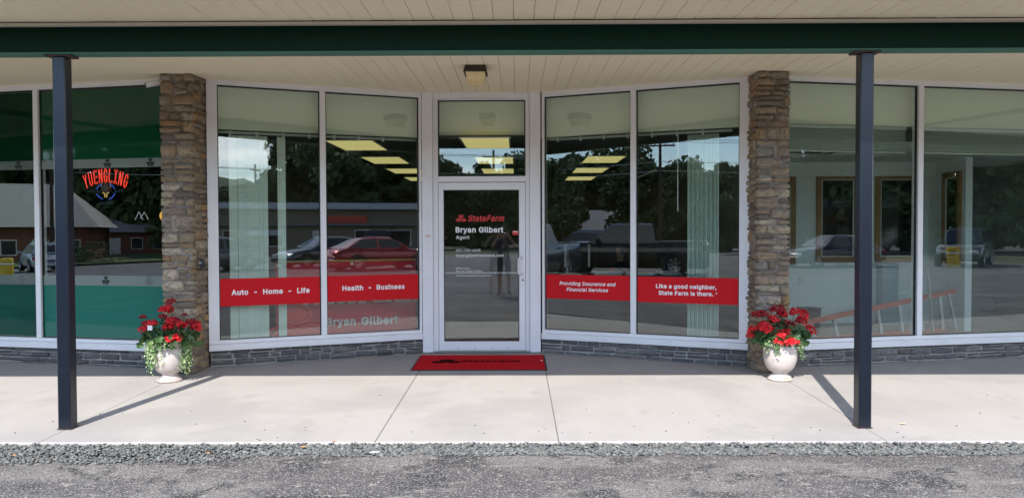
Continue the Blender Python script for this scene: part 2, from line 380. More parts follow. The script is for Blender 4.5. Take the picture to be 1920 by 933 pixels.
bm_ = thing('steel_beam', 'long dark green steel beam running under the cream soffit', 'beam', (0, 0, 0))
MB().box(-13, 13, 6.19, 6.20, 2.953, 3.17).build('web', M['beam'], bm_)
MB().box(-13, 13, 6.13, 6.262, 2.940, 2.952).build('bottom_flange', M['beam_flange'], bm_)
MB().box(-13, 13, 6.13, 6.262, 3.1715, 3.183).build('top_flange', M['beam'], bm_)
for x in (X0 - 3.22, X0 + 3.225):
    for dy in (6.15, 6.24):
        for dx in (-.09, .09):
            MB().lathe([(0, 0), (.012, 0), (.012, .012), (0, .012)], 6, (x + dx, dy, 2.9525)).build('bolt', M['beam'], bm_)
def post(x, label):
    t = thing('canopy_post', label, 'post', (x, 6.2, swz(6.2)), 0, 'square steel posts holding up the beam')
    MB().bbox(-.052, .052, -.052, .052, 0, 2.9405 - swz(6.2) - .0165, .008).build('shaft', M['post'], t)
    zc = 2.9405 - swz(6.2)
    MB().bbox(-.105, .105, -.062, .066, zc - .0155, zc - .002, .003).build('cap_plate', M['rust'], t)
    MB().bbox(-.060, .060, -.058, .060, .001, .006, .002).build('foot_plate', M['rust'], t)
post(X0 - 3.22, 'dark navy square steel post in front of the green tinted bar window')
post(X0 + 3.225, 'dark navy square steel post in front of the empty white room')

lt = thing('soffit_lamp', 'dark bronze box lamp with amber lens on the soffit above the door', 'lamp', (X0 + .015, 8.06, zs(8.06)), 0)
B = MB(); B.add([(-.105, -.12, 0), (.105, -.12, 0), (.105, .14, 0), (-.105, .14, 0), (-.122, -.14, -.075), (.122, -.14, -.075), (.122, .15, -.075), (-.122, .15, -.075)],
                [(0, 1, 5, 4), (1, 2, 6, 5), (2, 3, 7, 6), (3, 0, 4, 7), (4, 5, 6, 7)])
B.build('housing', M['bronze'], lt)
B = MB(); B.add([(-.100, -.125, -.0755), (.100, -.125, -.0755), (.100, .13, -.0755), (-.100, .13, -.0755), (-.082, -.10, -.185), (.082, -.10, -.185), (.082, .10, -.185), (-.082, .10, -.185)],
                [(0, 1, 5, 4), (1, 2, 6, 5), (2, 3, 7, 6), (3, 0, 4, 7), (4, 5, 6, 7)])
B.build('lens', M['lens'], lt)
for k in range(8):
    x = -.072 + k * .0206; MB().box(x - .004, x + .004, -.104, -.1012, -.186, -.10).build('lens_rib', M['lens'], lt)

# ================================================================== walls as local frames: x left->right, y inward, z up
class Frame:
    def __init__(s, a, b_):
        s.o = Vector((a[0], a[1], 0)); d = Vector((b_[0] - a[0], b_[1] - a[1], 0)); s.L = d.length; s.rot = math.atan2(d.y, d.x)
LS = Frame((X0 - 3.06, 8.68), (X0 - .734, 9.64))
RS = Frame((X0 + .734, 9.64), (X0 + 3.06, 8.68))
FX = 6.2
LF = Frame((X0 - 3.36 - FX, 8.62 + FX * .2035), (X0 - 3.36, 8.62))
RF = Frame((X0 + 3.36, 8.62), (X0 + 3.36 + FX, 8.62 + FX * .2035))
DR = Frame((X0, 9.66), (X0 + 1, 9.66))
GZ0, GZ1 = .29, 3.182

def storefront(F, label, xa, xb, mulls, sill=True, jl=.07, jr=.07, dark_gl=False):
    t = thing('storefront_window', label, 'window', F.o, F.rot)
    e = .0
    MB().bbox(xa, xb, 0, .11, GZ1 + .006, 3.252, .003).build('head', M['alum'], t)
    MB().bbox(xa, xb, -.004, .11, .2455, GZ0 - .004, .003).build('bottom_rail', M['alum'], t)
    MB().bbox(xa - .0, xb + .0, -.032, .12, .170, .2440, .004).build('sill', M['sill'], t)
    z0, z1 = GZ0 - .0035, GZ1 + .0055
    edges = []
    MB().bbox(xa, xa + jl, .001, .11, z0, z1, .003).build('jamb', M['alum'], t)
    MB().bbox(xb - jr, xb, .001, .11, z0, z1, .003).build('jamb', M['alum'], t)
    xs = [xa + jl]
    for m_ in mulls:
        MB().bbox(m_ - .034, m_ + .034, .001, .11, z0, z1, .003).build('mullion', M['alum'], t); xs += [m_ - .034, m_ + .034]
    xs.append(xb - jr)
    panes = []
    for i in range(0, len(xs), 2):
        a, c = xs[i], xs[i + 1]
        g = .010
        B = MB(); B.box(a + .0005, a + g, .030, .06, z0, z1); B.box(c - g, c - .0005, .030, .06, z0, z1); B.box(a + g, c - g, .030, .06, z1 - g - .004, z1 - .0005); B.box(a + g, c - g, .030, .06, z0 + .0005, z0 + .006)
        B.build('gasket', M['gasket'], t)
        p = MB().box(a + g, c - g, .040, .046, z0 + .006, z1 - g - .004).build('pane', M['glass'], t)
        panes.append((a + g, c - g))
    return t, panes
LSw, LSp = storefront(LS, 'white framed two pane window left of the door, red banner inside', .0, LS.L - .02, [LS.L - 1.228], jl=.115, jr=.03)
RSw, RSp = storefront(RS, 'white framed two pane window right of the door, desk and worker inside', .02, RS.L, [1.180], jl=.03, jr=.115)
LFw, LFp = storefront(LF, 'white framed bar window with green tinted film and shamrocks', 0, LF.L - .01, [LF.L - 1.872, LF.L - 3.9], jr=.05)
RFw, RFp = storefront(RF, 'white framed window of the empty white room at the right', .01, RF.L, [1.813, 3.9], jl=.05)

# ---- stones
def stone_mesh(seed, name, m):
    r = np.random.default_rng(seed); n = 5
    g = np.linspace(-.5, .5, n); V = []; 
    for j in range(n):
        for i in range(n):
            x, z = g[i], g[j]
            ex, ez = abs(x) * 2, abs(z) * 2
            k = max(ex, ez)
            corner = max(0, ex + ez - 1.55) * .08
            x2 = x * (1 - corner) + r.normal(0, .012); z2 = z * (1 - corner) + r.normal(0, .02)
            y = -.5 + .20 * max(0, k - .62) / .38 * (1 if k > .9 else .25) + r.normal(0, .035) + .07 * math.sin(3 * x + seed) + .06 * math.sin(4 * z + 2 * seed)
            V.append((x2, y, z2))
    F = [(j * n + i, j * n + i + 1, (j + 1) * n + i + 1, (j + 1) * n + i) for j in range(n - 1) for i in range(n - 1)]
    rim = [i for i in range(n)] + [j * n + n - 1 for j in range(1, n)] + [(n - 1) * n + i for i in range(n - 2, -1, -1)] + [j * n for j in range(n - 2, 0, -1)]
    b0 = len(V)
    for q in rim: V.append((V[q][0] * .97, .5, V[q][2] * .97))
    L_ = len(rim)
    F += [(rim[(k + 1) % L_], rim[k], b0 + k, b0 + (k + 1) % L_) for k in range(L_)]
    me = bpy.data.meshes.new(name); me.from_pydata(V, [], F); me.materials.append(m)
    me.polygons.foreach_set('use_smooth', [True] * len(me.polygons)); me.update(); return me
ST = [stone_mesh(i, 'stone', M['stone']) for i in range(14)]
SL = [stone_mesh(50 + i, 'slate_stone', M['slate']) for i in range(14)]
def lay(parent, meshes, xa, xb, z0, z1, y, depth, seed, hmin, hmax, wmin, wmax, xform=None, name='stone', gap=.009):
    r = random.Random(seed); z = z0; row = 0
    while z < z1 - .012:
        h = r.uniform(hmin, hmax)
        if z + h > z1 - hmin * .6: h = z1 - z
        x = xa - (0 if row == 0 else r.uniform(0, .01))
        while x < xb - .02:
            w = r.uniform(wmin, wmax) * (1.15 if h > (hmin + hmax) / 2 else 1)
            if x + w > xb - wmin * .6: w = xb - x
            cells = [(z, h)]
            if h > hmax * .72 and r.random() < .35: s_ = r.uniform(.35, .65); cells = [(z, h * s_), (z + h * s_, h * (1 - s_))]
            for (cz, ch) in cells:
                pr = r.uniform(-.011, .011); me = r.choice(meshes)
                p = Vector((x + w / 2, y + depth / 2 - pr, cz + ch / 2)); rz = 0
                jx = r.uniform(-.006, .006)
                if xform: p, rz = xform(p)
                o = link(name, me, parent, p, 0, None, (w - gap + jx, depth, ch - gap * r.uniform(.6, 1.2)), rot=(0, r.uniform(-.035, .035), rz))
                if r.random() < .5: o.scale.x *= -1; 
            x += w
        z += h; row += 1
def base_wall(F, label, xa, xb, seed):
    t = thing('stone_base_wall', label, 'wall', F.o, F.rot)
    MB().box(xa, xb, .022, .14, -.12, .1695).build('mortar', M['mortar_dark'], t)
    lay(t, SL, xa, xb, -.05, .167, -.010, .07, seed, .038, .082, .10, .27, gap=.019)
base_wall(LS, 'low grey slate wall under the window with the red banner', .02, LS.L - .01, 1)
base_wall(RS, 'low grey slate wall under the window of the desk', .01, RS.L - .02, 2)
base_wall(LF, 'low grey slate wall under the green tinted bar window', 2.4, LF.L - .02, 3)
base_wall(RF, 'low grey slate wall under the window of the empty room', .02, 3.9, 4)
def pillar(cx, label, seed, inner):
    t = thing('stone_pillar', label, 'pillar', (cx, 8.32, swz(8.32)), 0, 'rubble stone pillars beside the office')
    hw = .178; H = 3.236 - swz(8.32)
    MB().box(-hw + .022, hw - .022, .03, .46, -.02, H).build('mortar', M['mortar'], t)
    lay(t, ST, -hw, hw, 0, H - .004, 0, .10, seed, .05, .145, .09, .25, name='stone', gap=.013)
    for sgn in (1, -1):
        lay(t, ST, .02, .42, 0, H - .004, 0, .075, seed + 5 * sgn, .045, .13, .10, .24, gap=.012,
            xform=(lambda p, s=sgn: (Vector((s * (hw - p.y), .075 + p.x * .93, p.z)), s * math.pi / 2)))
    MB().bbox(-hw - .012, hw + .012, -.022, .50, H, H + .012, .003).build('cap_trim', M['trim'], t)
    return t
pillar(X0 - 3.247, 'brown rubble stone pillar between the bar window and the office', 21, 1)
pillar(X0 + 3.213, 'brown rubble stone pillar between the office and the empty room', 34, -1)

# ================================================================== lettering
GLYPHS = {
 ' ': (188, ''),
 ',': (188, '38,-119 68,71 137,71 84,-119'),
 '-': (453, '337,244 337,188 114,188 114,244'),
 '.': (188, '95,-4 83,-3 73,1 63,9 55,18 51,29 50,41 51,53 55,64 63,73 73,81 83,85 95,87 107,85 118,81 128,73 135,64 140,53 141,41 140,29 135,18 128,9 118,1 107,-3'),
 '0': (453, '227,-7 191,-3 158,7 130,24 105,48 85,77 69,113 57,155 50,202 48,254 50,306 57,353 69,395 85,431 106,461 130,484 159,502 191,512 227,516 262,512 295,502 323,484 348,461 368,431 384,395 396,353 403,306 405,254 403,202 396,155 384,113 368,77 348,48 323,24 295,7 263,-3|227,50 250,52 271,60 290,74 306,92 320,116 330,144 338,176 342,213 344,254 342,295 338,332 330,365 320,393 306,416 290,435 271,449 250,457 227,460 203,457 182,449 163,435 147,416 134,393 123,365 115,332 111,295 109,254 111,213 115,176 123,144 134,116 147,92 163,74 182,60 203,52'),
 '2': (453, '64,0 64,47 234,229 282,282 294,298 303,312 311,327 316,341 319,356 320,371 319,389 315,405 308,419 298,431 287,441 273,449 258,455 241,458 224,460 205,458 188,454 172,447 159,438 148,427 139,413 132,398 128,381 127,362 66,362 68,391 75,418 86,442 102,464 121,482 143,496 168,507 196,513 225,516 254,513 281,507 306,497 328,482 346,465 361,445 372,423 379,398 381,372 380,354 377,336 371,318 363,299 351,280 336,259 317,235 294,209 267,180 153,60 153,57 389,57 389,0'),
 '3': (453, '218,-7 188,-5 159,1 133,10 108,22 88,38 70,57 57,79 48,104 44,132 109,132 112,115 118,100 126,87 137,76 150,66 165,59 182,54 200,51 219,50 239,51 258,55 275,61 291,69 304,80 315,93 323,108 328,125 329,145 328,163 323,180 316,196 306,211 292,223 275,234 254,241 229,246 201,248 157,248 157,299 288,448 288,452 70,452 70,509 372,509 372,461 211,278 211,289 247,290 279,286 308,276 333,262 354,244 371,222 383,198 391,173 393,145 390,116 383,90 370,66 354,45 333,27 309,12 281,2 251,-5'),
 '5': (453, '221,-7 192,-5 165,1 140,11 118,25 99,41 83,60 71,82 63,105 60,130 122,130 125,115 130,102 138,89 148,78 160,68 173,60 188,54 204,51 221,50 241,51 259,56 276,64 291,75 304,89 314,104 322,122 326,141 328,162 326,183 321,203 314,221 303,237 290,251 275,262 257,270 238,275 218,277 201,276 184,273 167,268 152,262 139,255 128,246 67,253 96,509 366,509 366,452 151,452 134,301 136,301 148,311 162,318 178,325 194,330 212,333 229,334 252,332 274,328 294,321 313,311 330,299 345,285 358,269 370,251 379,231 386,210 390,187 391,163 388,132 381,102 369,76 352,52 332,32 309,15 282,3 253,-4'),
 '6': (453, '226,-7 196,-4 168,3 142,15 119,31 100,51 84,74 73,101 66,130 64,162 65,187 71,212 80,239 93,268 112,302 137,340 252,509 322,509 151,261 145,261 165,288 196,307 208,311 221,313 235,314 265,312 291,305 316,295 337,280 355,262 370,240 380,215 387,187 389,157 387,127 379,98 368,73 352,50 333,30 310,14 284,3 257,-4|226,48 245,50 263,55 279,63 293,73 304,86 314,101 322,119 326,137 327,157 326,178 322,196 314,213 304,228 293,241 279,251 263,259 245,264 226,265 207,264 190,259 174,252 160,241 148,229 138,214 131,197 126,179 125,158 126,138 131,119 138,102 148,86 160,73 174,63 190,55 207,50'),
 '7': (453, '97,0 323,448 323,452 62,452 62,509 391,509 391,449 165,0'),
 '9': (453, '226,516 256,513 285,506 310,494 333,478 352,458 368,434 380,408 387,378 389,347 387,322 382,296 373,270 359,240 340,207 315,168 200,0 130,0 301,248 307,248 287,221 257,202 245,198 232,195 218,195 188,197 161,203 137,214 116,229 98,247 83,269 72,294 66,321 64,352 66,382 73,411 85,436 101,459 120,479 143,494 168,506 196,513|226,460 207,459 190,454 174,446 160,435 148,423 138,407 131,390 127,372 125,352 127,331 131,313 138,295 148,280 160,268 174,257 190,250 207,245 226,243 245,245 263,249 279,257 293,267 305,280 314,295 322,312 326,330 327,350 326,371 322,390 314,407 305,422 293,435 279,446 263,454 245,459'),
 ':': (188, '95,-4 83,-3 73,1 63,9 55,18 51,29 50,41 51,53 55,64 63,73 73,81 83,85 95,87 107,85 118,81 128,73 135,64 140,53 141,41 140,29 135,18 128,9 118,1 107,-3|95,271 83,272 73,277 63,284 55,294 51,304 50,316 51,328 55,339 63,349 73,356 83,360 95,362 107,360 118,356 128,349 135,339 140,328 141,316 140,304 135,294 128,284 118,277 107,272'),
 'A': (480, '16,0 201,509 276,509 463,0 395,0 287,302 264,372 232,478 245,478 213,371 191,302 85,0|110,142 110,199 370,199 370,142'),
 'B': (456, '60,0 60,509 241,509 274,507 304,501 329,491 350,477 367,461 381,442 390,421 396,398 398,374 397,353 393,336 387,320 378,307 368,295 356,286 343,278 329,272 315,267 315,262 331,260 347,254 363,245 378,234 391,220 402,203 411,184 416,161 418,136 416,111 410,88 400,67 386,48 368,31 344,18 317,8 284,2 247,0|125,57 245,57 281,60 309,67 330,80 344,96 353,115 355,137 354,153 350,169 342,184 333,197 320,209 306,218 289,225 269,229 248,231 125,231|125,285 238,285 256,287 273,290 288,296 302,304 314,314 323,326 330,340 335,355 336,372 333,393 326,412 313,429 294,442 270,449 240,452 125,452'),
 'D': (502, '219,0 96,0 96,57 215,57 254,60 288,68 318,81 343,99 363,122 379,149 390,181 397,216 399,255 397,294 390,329 379,361 364,388 344,410 320,428 291,441 258,449 221,452 93,452 93,509 225,509 273,505 315,495 353,478 385,455 412,426 433,391 449,351 458,306 462,255 458,205 449,159 433,119 411,83 384,54 351,31 312,14 268,3|125,509 125,0 60,0 60,509'),
 'E': (419, '60,0 60,509 372,509 372,452 125,452 125,286 355,286 355,229 125,229 125,57 375,57 375,0'),
 'F': (410, '60,0 60,509 369,509 369,452 125,452 125,278 346,278 346,221 125,221 125,0'),
 'G': (520, '269,-7 225,-3 185,7 149,25 118,49 91,79 69,116 53,157 43,203 40,254 43,305 53,352 69,393 91,429 117,459 149,484 184,501 223,512 265,516 291,514 316,510 340,504 363,494 384,483 403,469 421,453 436,436 449,416 460,395 468,373 474,349 408,349 402,365 395,379 387,393 378,406 368,417 356,427 344,436 330,443 315,448 300,453 283,455 265,456 236,453 209,445 183,432 160,414 141,392 125,364 113,332 106,295 103,254 106,213 113,177 125,145 141,117 161,95 184,76 210,63 238,56 269,53 296,55 322,61 345,71 365,85 382,102 396,123 407,147 413,173 415,202 434,199 283,199 283,256 478,256 478,200 475,160 466,124 451,91 431,62 406,38 377,19 344,5 308,-4'),
 'H': (517, '60,0 60,509 125,509 125,289 392,289 392,509 457,509 457,0 392,0 392,232 125,232 125,0'),
 'I': (300, '31,0 31,57 118,57 118,452 31,452 31,509 269,509 269,452 183,452 183,57 269,57 269,0'),
 'L': (393, '60,0 60,509 125,509 125,57 361,57 361,0'),
 'M': (628, '60,0 60,509 152,509 277,187 287,159 299,123 311,84 322,49 307,49 318,83 330,121 342,158 352,187 476,509 568,509 568,0 504,0 504,291 504,327 505,369 506,413 507,457 513,457 498,409 482,363 467,322 456,291 342,0 286,0 170,291 159,321 145,361 129,408 112,457 119,457 120,416 121,372 122,328 122,291 122,0'),
 'N': (523, '60,0 60,509 136,509 343,183 363,151 388,107 414,55 405,54 401,108 399,157 399,195 399,509 463,509 463,0 387,0 202,290 177,331 148,381 108,452 119,454 122,384 124,328 125,291 125,0'),
 'O': (533, '267,-7 225,-3 186,7 150,25 119,49 92,79 70,115 53,157 44,203 40,254 44,305 53,352 70,393 92,429 119,459 150,484 186,501 225,512 267,516 309,512 348,501 384,484 415,459 442,429 464,393 480,352 490,305 493,254 490,203 480,157 464,115 442,79 415,49 384,25 348,7 309,-3|267,53 296,55 324,63 349,76 372,94 392,116 408,144 420,176 428,213 430,254 428,295 420,332 408,365 392,392 372,415 349,433 324,446 296,453 267,456 237,453 210,445 184,433 161,415 142,392 125,364 113,332 106,295 103,254 106,213 113,176 125,144 142,117 161,94 184,76 210,63 237,55'),
 'P': (445, '60,0 60,509 235,509 272,506 305,499 332,487 356,471 375,452 390,430 400,404 407,377 409,348 407,318 400,291 390,265 375,243 356,223 332,207 305,195 272,188 235,186 109,186 109,242 233,242 257,244 279,248 297,256 312,266 324,279 333,294 339,310 343,328 344,348 343,367 339,385 333,402 324,416 312,428 297,439 279,446 257,451 232,452 125,452 125,0'),
 'R': (449, '60,0 60,509 236,509 273,506 305,500 333,489 356,473 376,455 390,433 401,408 407,381 409,352 407,323 401,296 390,271 376,250 356,232 333,217 305,206 273,200 236,198 96,198 96,255 234,255 258,256 280,260 298,267 313,276 325,287 334,300 340,316 344,333 345,352 344,371 340,389 334,405 325,419 313,430 298,440 279,446 258,451 233,452 125,452 125,0|353,0 230,229 303,229 428,0'),
 'S': (447, '224,-9 188,-7 156,-1 128,9 102,23 81,40 64,60 51,83 42,109 38,137 104,137 108,118 114,102 123,88 136,76 150,66 166,59 185,53 204,50 224,49 246,50 267,54 286,60 303,69 317,79 329,92 338,106 344,122 346,139 344,154 340,168 332,179 322,189 310,197 296,205 245,222 184,239 145,253 112,269 86,289 67,313 56,341 52,372 54,400 62,425 75,448 92,468 113,484 138,498 165,508 195,514 227,516 259,514 289,508 316,498 340,484 360,468 377,449 390,427 398,403 401,378 337,378 332,402 320,421 302,437 280,449 254,456 225,459 204,457 185,454 167,448 152,440 139,430 129,418 121,405 117,391 115,376 117,359 122,345 131,334 142,324 155,315 169,308 212,293 264,279 312,264 328,256 344,248 359,238 372,226 384,213 395,198 402,180 407,161 408,139 406,112 399,87 386,64 370,43 349,25 323,11 294,0 261,-7'),
 'T': (449, '32,452 32,509 417,509 417,452 257,452 257,0 193,0 193,452'),
 'U': (517, '259,-8 220,-6 186,2 154,15 126,33 103,55 85,80 71,108 63,140 60,173 60,509 124,509 124,178 126,155 132,133 141,113 153,95 169,80 187,68 208,59 232,53 259,52 285,53 309,59 331,68 349,80 364,95 377,113 385,133 391,155 393,178 393,509 457,509 457,173 454,140 446,108 433,80 414,55 391,33 363,15 332,2 297,-6'),
 'W': (686, '155,0 16,509 82,509 163,196 175,145 187,94 197,40 189,40 200,94 211,145 224,196 306,509 380,509 462,196 474,145 486,94 497,40 488,40 499,94 510,145 523,196 603,509 670,509 530,0 455,0 368,323 351,391 336,475 350,475 335,395 318,323 230,0'),
 'Y': (472, '203,0 203,208 16,509 91,509 192,344 222,292 250,230 224,230 251,293 280,344 381,509 455,509 268,208 268,0'),
 'a': (389, '160,-9 137,-7 115,-3 94,5 76,15 60,29 48,45 38,63 32,84 30,108 32,128 36,146 43,161 53,174 64,184 78,193 92,200 108,206 125,211 178,220 234,227 265,235 276,255 276,257 275,272 272,285 267,297 260,307 251,315 240,322 227,327 212,330 196,331 178,330 163,327 149,322 118,301 100,274 41,291 51,313 64,331 79,346 95,358 114,368 133,375 153,380 173,383 194,384 239,379 255,375 271,369 286,360 300,350 312,336 322,320 330,301 335,278 337,251 337,0 277,0 277,52 272,52 252,25 242,16 229,8 215,1 199,-4 181,-7|170,45 192,47 211,51 228,59 242,68 254,80 263,93 270,108 274,122 276,138 276,190 259,182 231,176 200,171 175,168 134,159 122,153 112,147 103,139 97,130 93,118 92,105 93,93 96,82 102,72 109,64 119,57 130,52 142,48 156,46'),
 'b': (424, '229,-8 208,-7 189,-3 172,4 159,12 147,21 138,31 118,59 112,59 112,0 53,0 53,509 114,509 114,319 118,319 137,346 147,355 158,364 171,373 188,379 207,383 229,384 259,382 287,374 313,361 335,342 354,320 370,293 381,261 388,227 390,189 388,151 381,116 370,84 355,57 336,34 313,16 288,3 260,-6|220,47 242,49 262,55 279,66 294,80 306,97 316,117 323,139 327,163 328,189 327,215 323,239 316,261 307,281 295,298 280,311 262,322 243,328 220,330 198,328 178,322 161,312 147,299 134,282 125,263 118,241 114,216 113,189 114,162 118,138 125,115 135,95 147,78 162,65 179,55 198,49'),
 'c': (396, '207,-8 174,-5 144,3 117,16 93,35 72,58 56,85 44,116 37,150 34,187 37,225 44,260 56,291 72,318 93,341 117,360 144,374 174,382 207,384 226,384 243,381 260,377 276,371 291,364 305,356 318,346 330,335 340,322 349,308 356,293 362,277 303,262 290,289 270,311 242,325 207,330 184,328 163,321 145,310 130,296 118,278 108,258 102,236 98,212 96,187 98,163 102,139 108,117 118,97 130,80 145,66 163,55 184,49 207,46 243,52 271,66 292,89 304,117 363,102 357,86 350,70 341,56 331,43 319,32 306,21 292,12 277,5 261,-1 244,-5 226,-7'),
 'd': (424, '195,-8 165,-6 137,3 111,16 89,34 70,57 55,84 43,116 36,151 34,189 36,227 43,261 55,293 70,320 89,342 112,361 137,374 165,382 196,384 218,383 237,379 253,373 267,364 278,355 287,346 306,319 311,319 311,509 372,509 372,0 313,0 313,59 307,59 287,31 277,21 266,12 252,4 236,-3 217,-7|205,47 226,49 246,55 263,65 278,78 290,95 299,115 306,138 310,162 312,189 310,216 306,241 300,263 290,282 278,299 263,312 246,322 227,328 205,330 182,328 162,322 145,311 130,298 118,281 108,261 102,239 98,215 96,189 98,163 102,139 109,117 118,97 130,80 145,66 162,55 182,49'),
 'e': (404, '212,-8 177,-5 145,3 117,16 92,35 72,58 56,85 44,116 37,150 34,187 36,224 44,258 55,290 71,317 91,340 115,359 142,373 172,382 205,384 226,383 246,380 266,374 285,366 303,355 319,341 334,324 347,305 357,282 365,256 370,227 371,194 371,169 75,169 75,221 338,221 310,202 308,226 304,248 298,269 288,286 277,301 263,314 246,323 227,328 205,330 183,328 164,323 146,313 131,301 119,286 109,270 102,251 97,231 96,211 96,178 98,151 102,127 110,106 121,88 135,73 151,61 169,53 190,48 212,46 227,47 241,49 254,53 265,58 276,65 285,73 294,82 300,93 306,105 365,91 358,72 348,55 335,39 320,26 302,14 283,4 261,-3 237,-7'),
 'f': (254, '228,379 228,327 6,327 6,379|81,0 81,432 82,452 87,470 96,486 107,499 120,510 135,519 152,525 169,529 187,530 222,527 243,521 227,468 215,472 195,474 178,472 164,468 154,460 147,449 143,435 142,419 142,0'),
 'g': (425, '207,-151 180,-149 156,-146 134,-140 114,-132 97,-122 82,-110 70,-97 59,-84 51,-69 101,-41 122,-66 131,-74 142,-82 154,-88 169,-93 187,-96 207,-97 236,-95 261,-87 282,-75 298,-58 308,-34 311,-6 311,68 306,68 287,41 277,32 266,23 252,16 236,10 217,6 195,5 165,7 138,14 113,27 90,43 71,65 55,90 43,120 36,154 34,191 36,229 43,263 55,293 71,320 90,342 112,361 138,374 166,382 196,384 218,383 237,379 253,373 267,365 279,356 288,346 308,319 313,319 313,379 372,379 372,-9 370,-40 363,-67 350,-90 334,-109 314,-124 291,-136 265,-144 237,-149|205,59 227,61 246,66 264,75 278,87 290,103 300,121 307,142 311,166 312,193 311,219 307,242 300,264 291,283 279,299 264,312 247,322 227,328 205,330 182,328 163,322 145,312 130,298 118,282 109,262 102,241 98,218 96,193 98,167 102,144 109,123 118,104 131,88 145,76 163,66 183,61'),
 'h': (410, '114,227 114,0 53,0 53,509 114,509 114,287 102,287 116,319 132,344 152,362 175,374 200,382 227,384 252,383 275,377 295,369 313,356 328,340 341,321 350,298 355,271 357,240 357,0 296,0 296,235 293,263 286,286 273,304 256,318 235,326 210,329 192,328 176,324 161,317 147,308 136,297 126,283 119,266 115,248'),
 'i': (167, '53,0 53,379 114,379 114,0|84,443 73,444 63,448 54,455 47,463 43,472 41,483 43,494 47,504 54,512 63,518 73,522 84,524 95,522 105,518 114,512 121,504 125,494 126,483 125,472 121,463 114,455 105,448 95,444'),
 'k': (381, '110,137 110,212 121,212 284,379 360,379 184,199 177,199|53,0 53,509 114,509 114,0|294,0 148,186 191,229 372,0'),
 'l': (189, '139,-2 112,0 91,8 74,20 62,37 55,59 53,84 53,509 114,509 114,99 114,83 117,71 120,62 126,57 135,53 146,52 160,53 170,54 181,3 162,-1'),
 'm': (610, '53,0 53,379 112,379 112,295 108,295 114,314 122,331 132,346 144,358 158,368 172,376 187,382 203,385 219,386 245,383 268,375 287,361 303,342 314,320 321,295 312,295 318,312 326,329 337,343 350,356 364,366 381,375 398,381 417,385 437,386 458,385 478,380 497,372 514,361 529,346 541,328 550,307 555,283 557,255 557,0 496,0 496,254 493,279 485,298 473,313 456,323 438,329 419,330 402,329 387,326 374,320 363,312 353,302 345,290 340,277 336,263 335,247 335,0 274,0 274,260 272,280 265,297 253,311 238,322 220,328 199,330 185,329 171,326 158,320 145,312 135,302 126,289 119,274 115,257 114,238 114,0'),
 'n': (410, '114,227 114,0 53,0 53,379 112,379 112,287 102,287 116,319 132,344 152,362 175,374 200,382 227,384 252,383 275,377 295,369 313,356 328,340 341,321 350,298 355,271 357,240 357,0 296,0 296,235 293,263 286,286 273,304 256,318 235,326 210,329 192,328 176,324 161,317 147,308 136,297 126,283 119,266 115,248'),
 'o': (415, '207,-8 174,-5 144,3 117,16 93,35 72,58 56,85 44,116 37,150 34,187 37,225 44,260 56,291 72,318 93,341 117,360 144,374 174,382 207,384 241,382 271,374 299,360 323,341 343,318 359,291 371,260 379,225 381,187 379,150 371,116 359,85 343,58 323,35 299,16 271,3 241,-5|207,46 231,49 252,55 270,66 285,80 298,97 307,117 314,139 318,163 319,187 318,212 314,236 307,258 298,278 285,296 270,310 252,321 231,328 207,330 184,328 163,321 145,310 130,296 118,278 108,258 102,236 98,212 96,187 98,163 102,139 108,117 118,97 130,80 145,66 163,55 184,49'),
 'p': (424, '53,-143 53,379 112,379 112,319 118,319 137,346 147,355 158,364 171,373 188,379 207,383 229,384 259,382 287,374 313,361 335,342 354,320 370,293 381,261 388,227 390,189 388,151 381,116 370,84 355,57 336,34 313,16 288,3 260,-6 229,-8 208,-7 189,-3 173,4 159,12 147,21 138,31 118,59 114,59 114,-143|220,47 242,49 262,55 279,66 294,80 306,97 316,117 323,139 327,163 328,189 327,215 323,239 316,261 307,281 295,298 280,311 262,322 243,328 220,330 198,328 178,322 161,312 147,299 134,282 125,263 118,241 114,216 113,189 114,162 118,138 125,115 135,95 147,78 162,65 179,55 198,49'),
 'r': (259, '53,0 53,379 112,379 112,321 115,321 124,339 137,354 152,367 171,377 191,383 213,385 229,384 243,384 243,322 230,324 207,326 190,324 174,321 159,315 146,306 135,296 126,284 119,269 115,254 114,237 114,0'),
 's': (365, '182,-8 157,-7 133,-3 112,3 93,12 76,24 62,38 50,54 41,73 36,94 94,107 101,87 111,72 124,60 141,52 160,47 181,45 206,47 227,53 244,62 258,74 265,88 268,103 266,115 262,126 254,136 243,144 229,150 212,155 149,170 118,180 92,192 72,208 58,227 50,249 47,274 49,295 55,314 65,332 79,347 95,360 115,370 137,378 161,383 187,384 212,383 234,379 254,372 271,363 286,352 299,339 309,324 318,308 324,290 268,277 262,291 254,304 243,316 228,325 210,331 187,333 166,331 147,326 131,317 119,305 111,292 109,277 110,264 115,253 124,243 136,235 152,229 172,223 229,209 261,200 287,187 306,171 320,153 328,131 331,107 329,85 323,65 312,47 298,31 281,18 260,6 236,-2 210,-7'),
 't': (227, '204,379 204,327 6,327 6,379|65,471 126,471 126,98 127,83 130,70 136,61 144,55 156,51 170,50 185,51 202,54 213,2 192,-3 168,-4 138,-1 113,7 92,21 77,41 68,64 65,93'),
 'u': (410, '182,-5 158,-3 135,2 115,11 97,23 82,39 69,59 60,82 54,109 53,139 53,379 114,379 114,144 116,117 124,94 137,75 154,61 175,53 200,50 218,51 234,55 249,62 263,71 274,83 283,97 290,113 295,132 296,153 296,379 357,379 357,0 298,0 298,92 307,92 294,60 277,35 257,17 234,5 209,-3'),
 'v': (389, '163,0 17,379 84,379 165,155 187,87 206,21 184,21 203,87 224,155 305,379 371,379 226,0'),
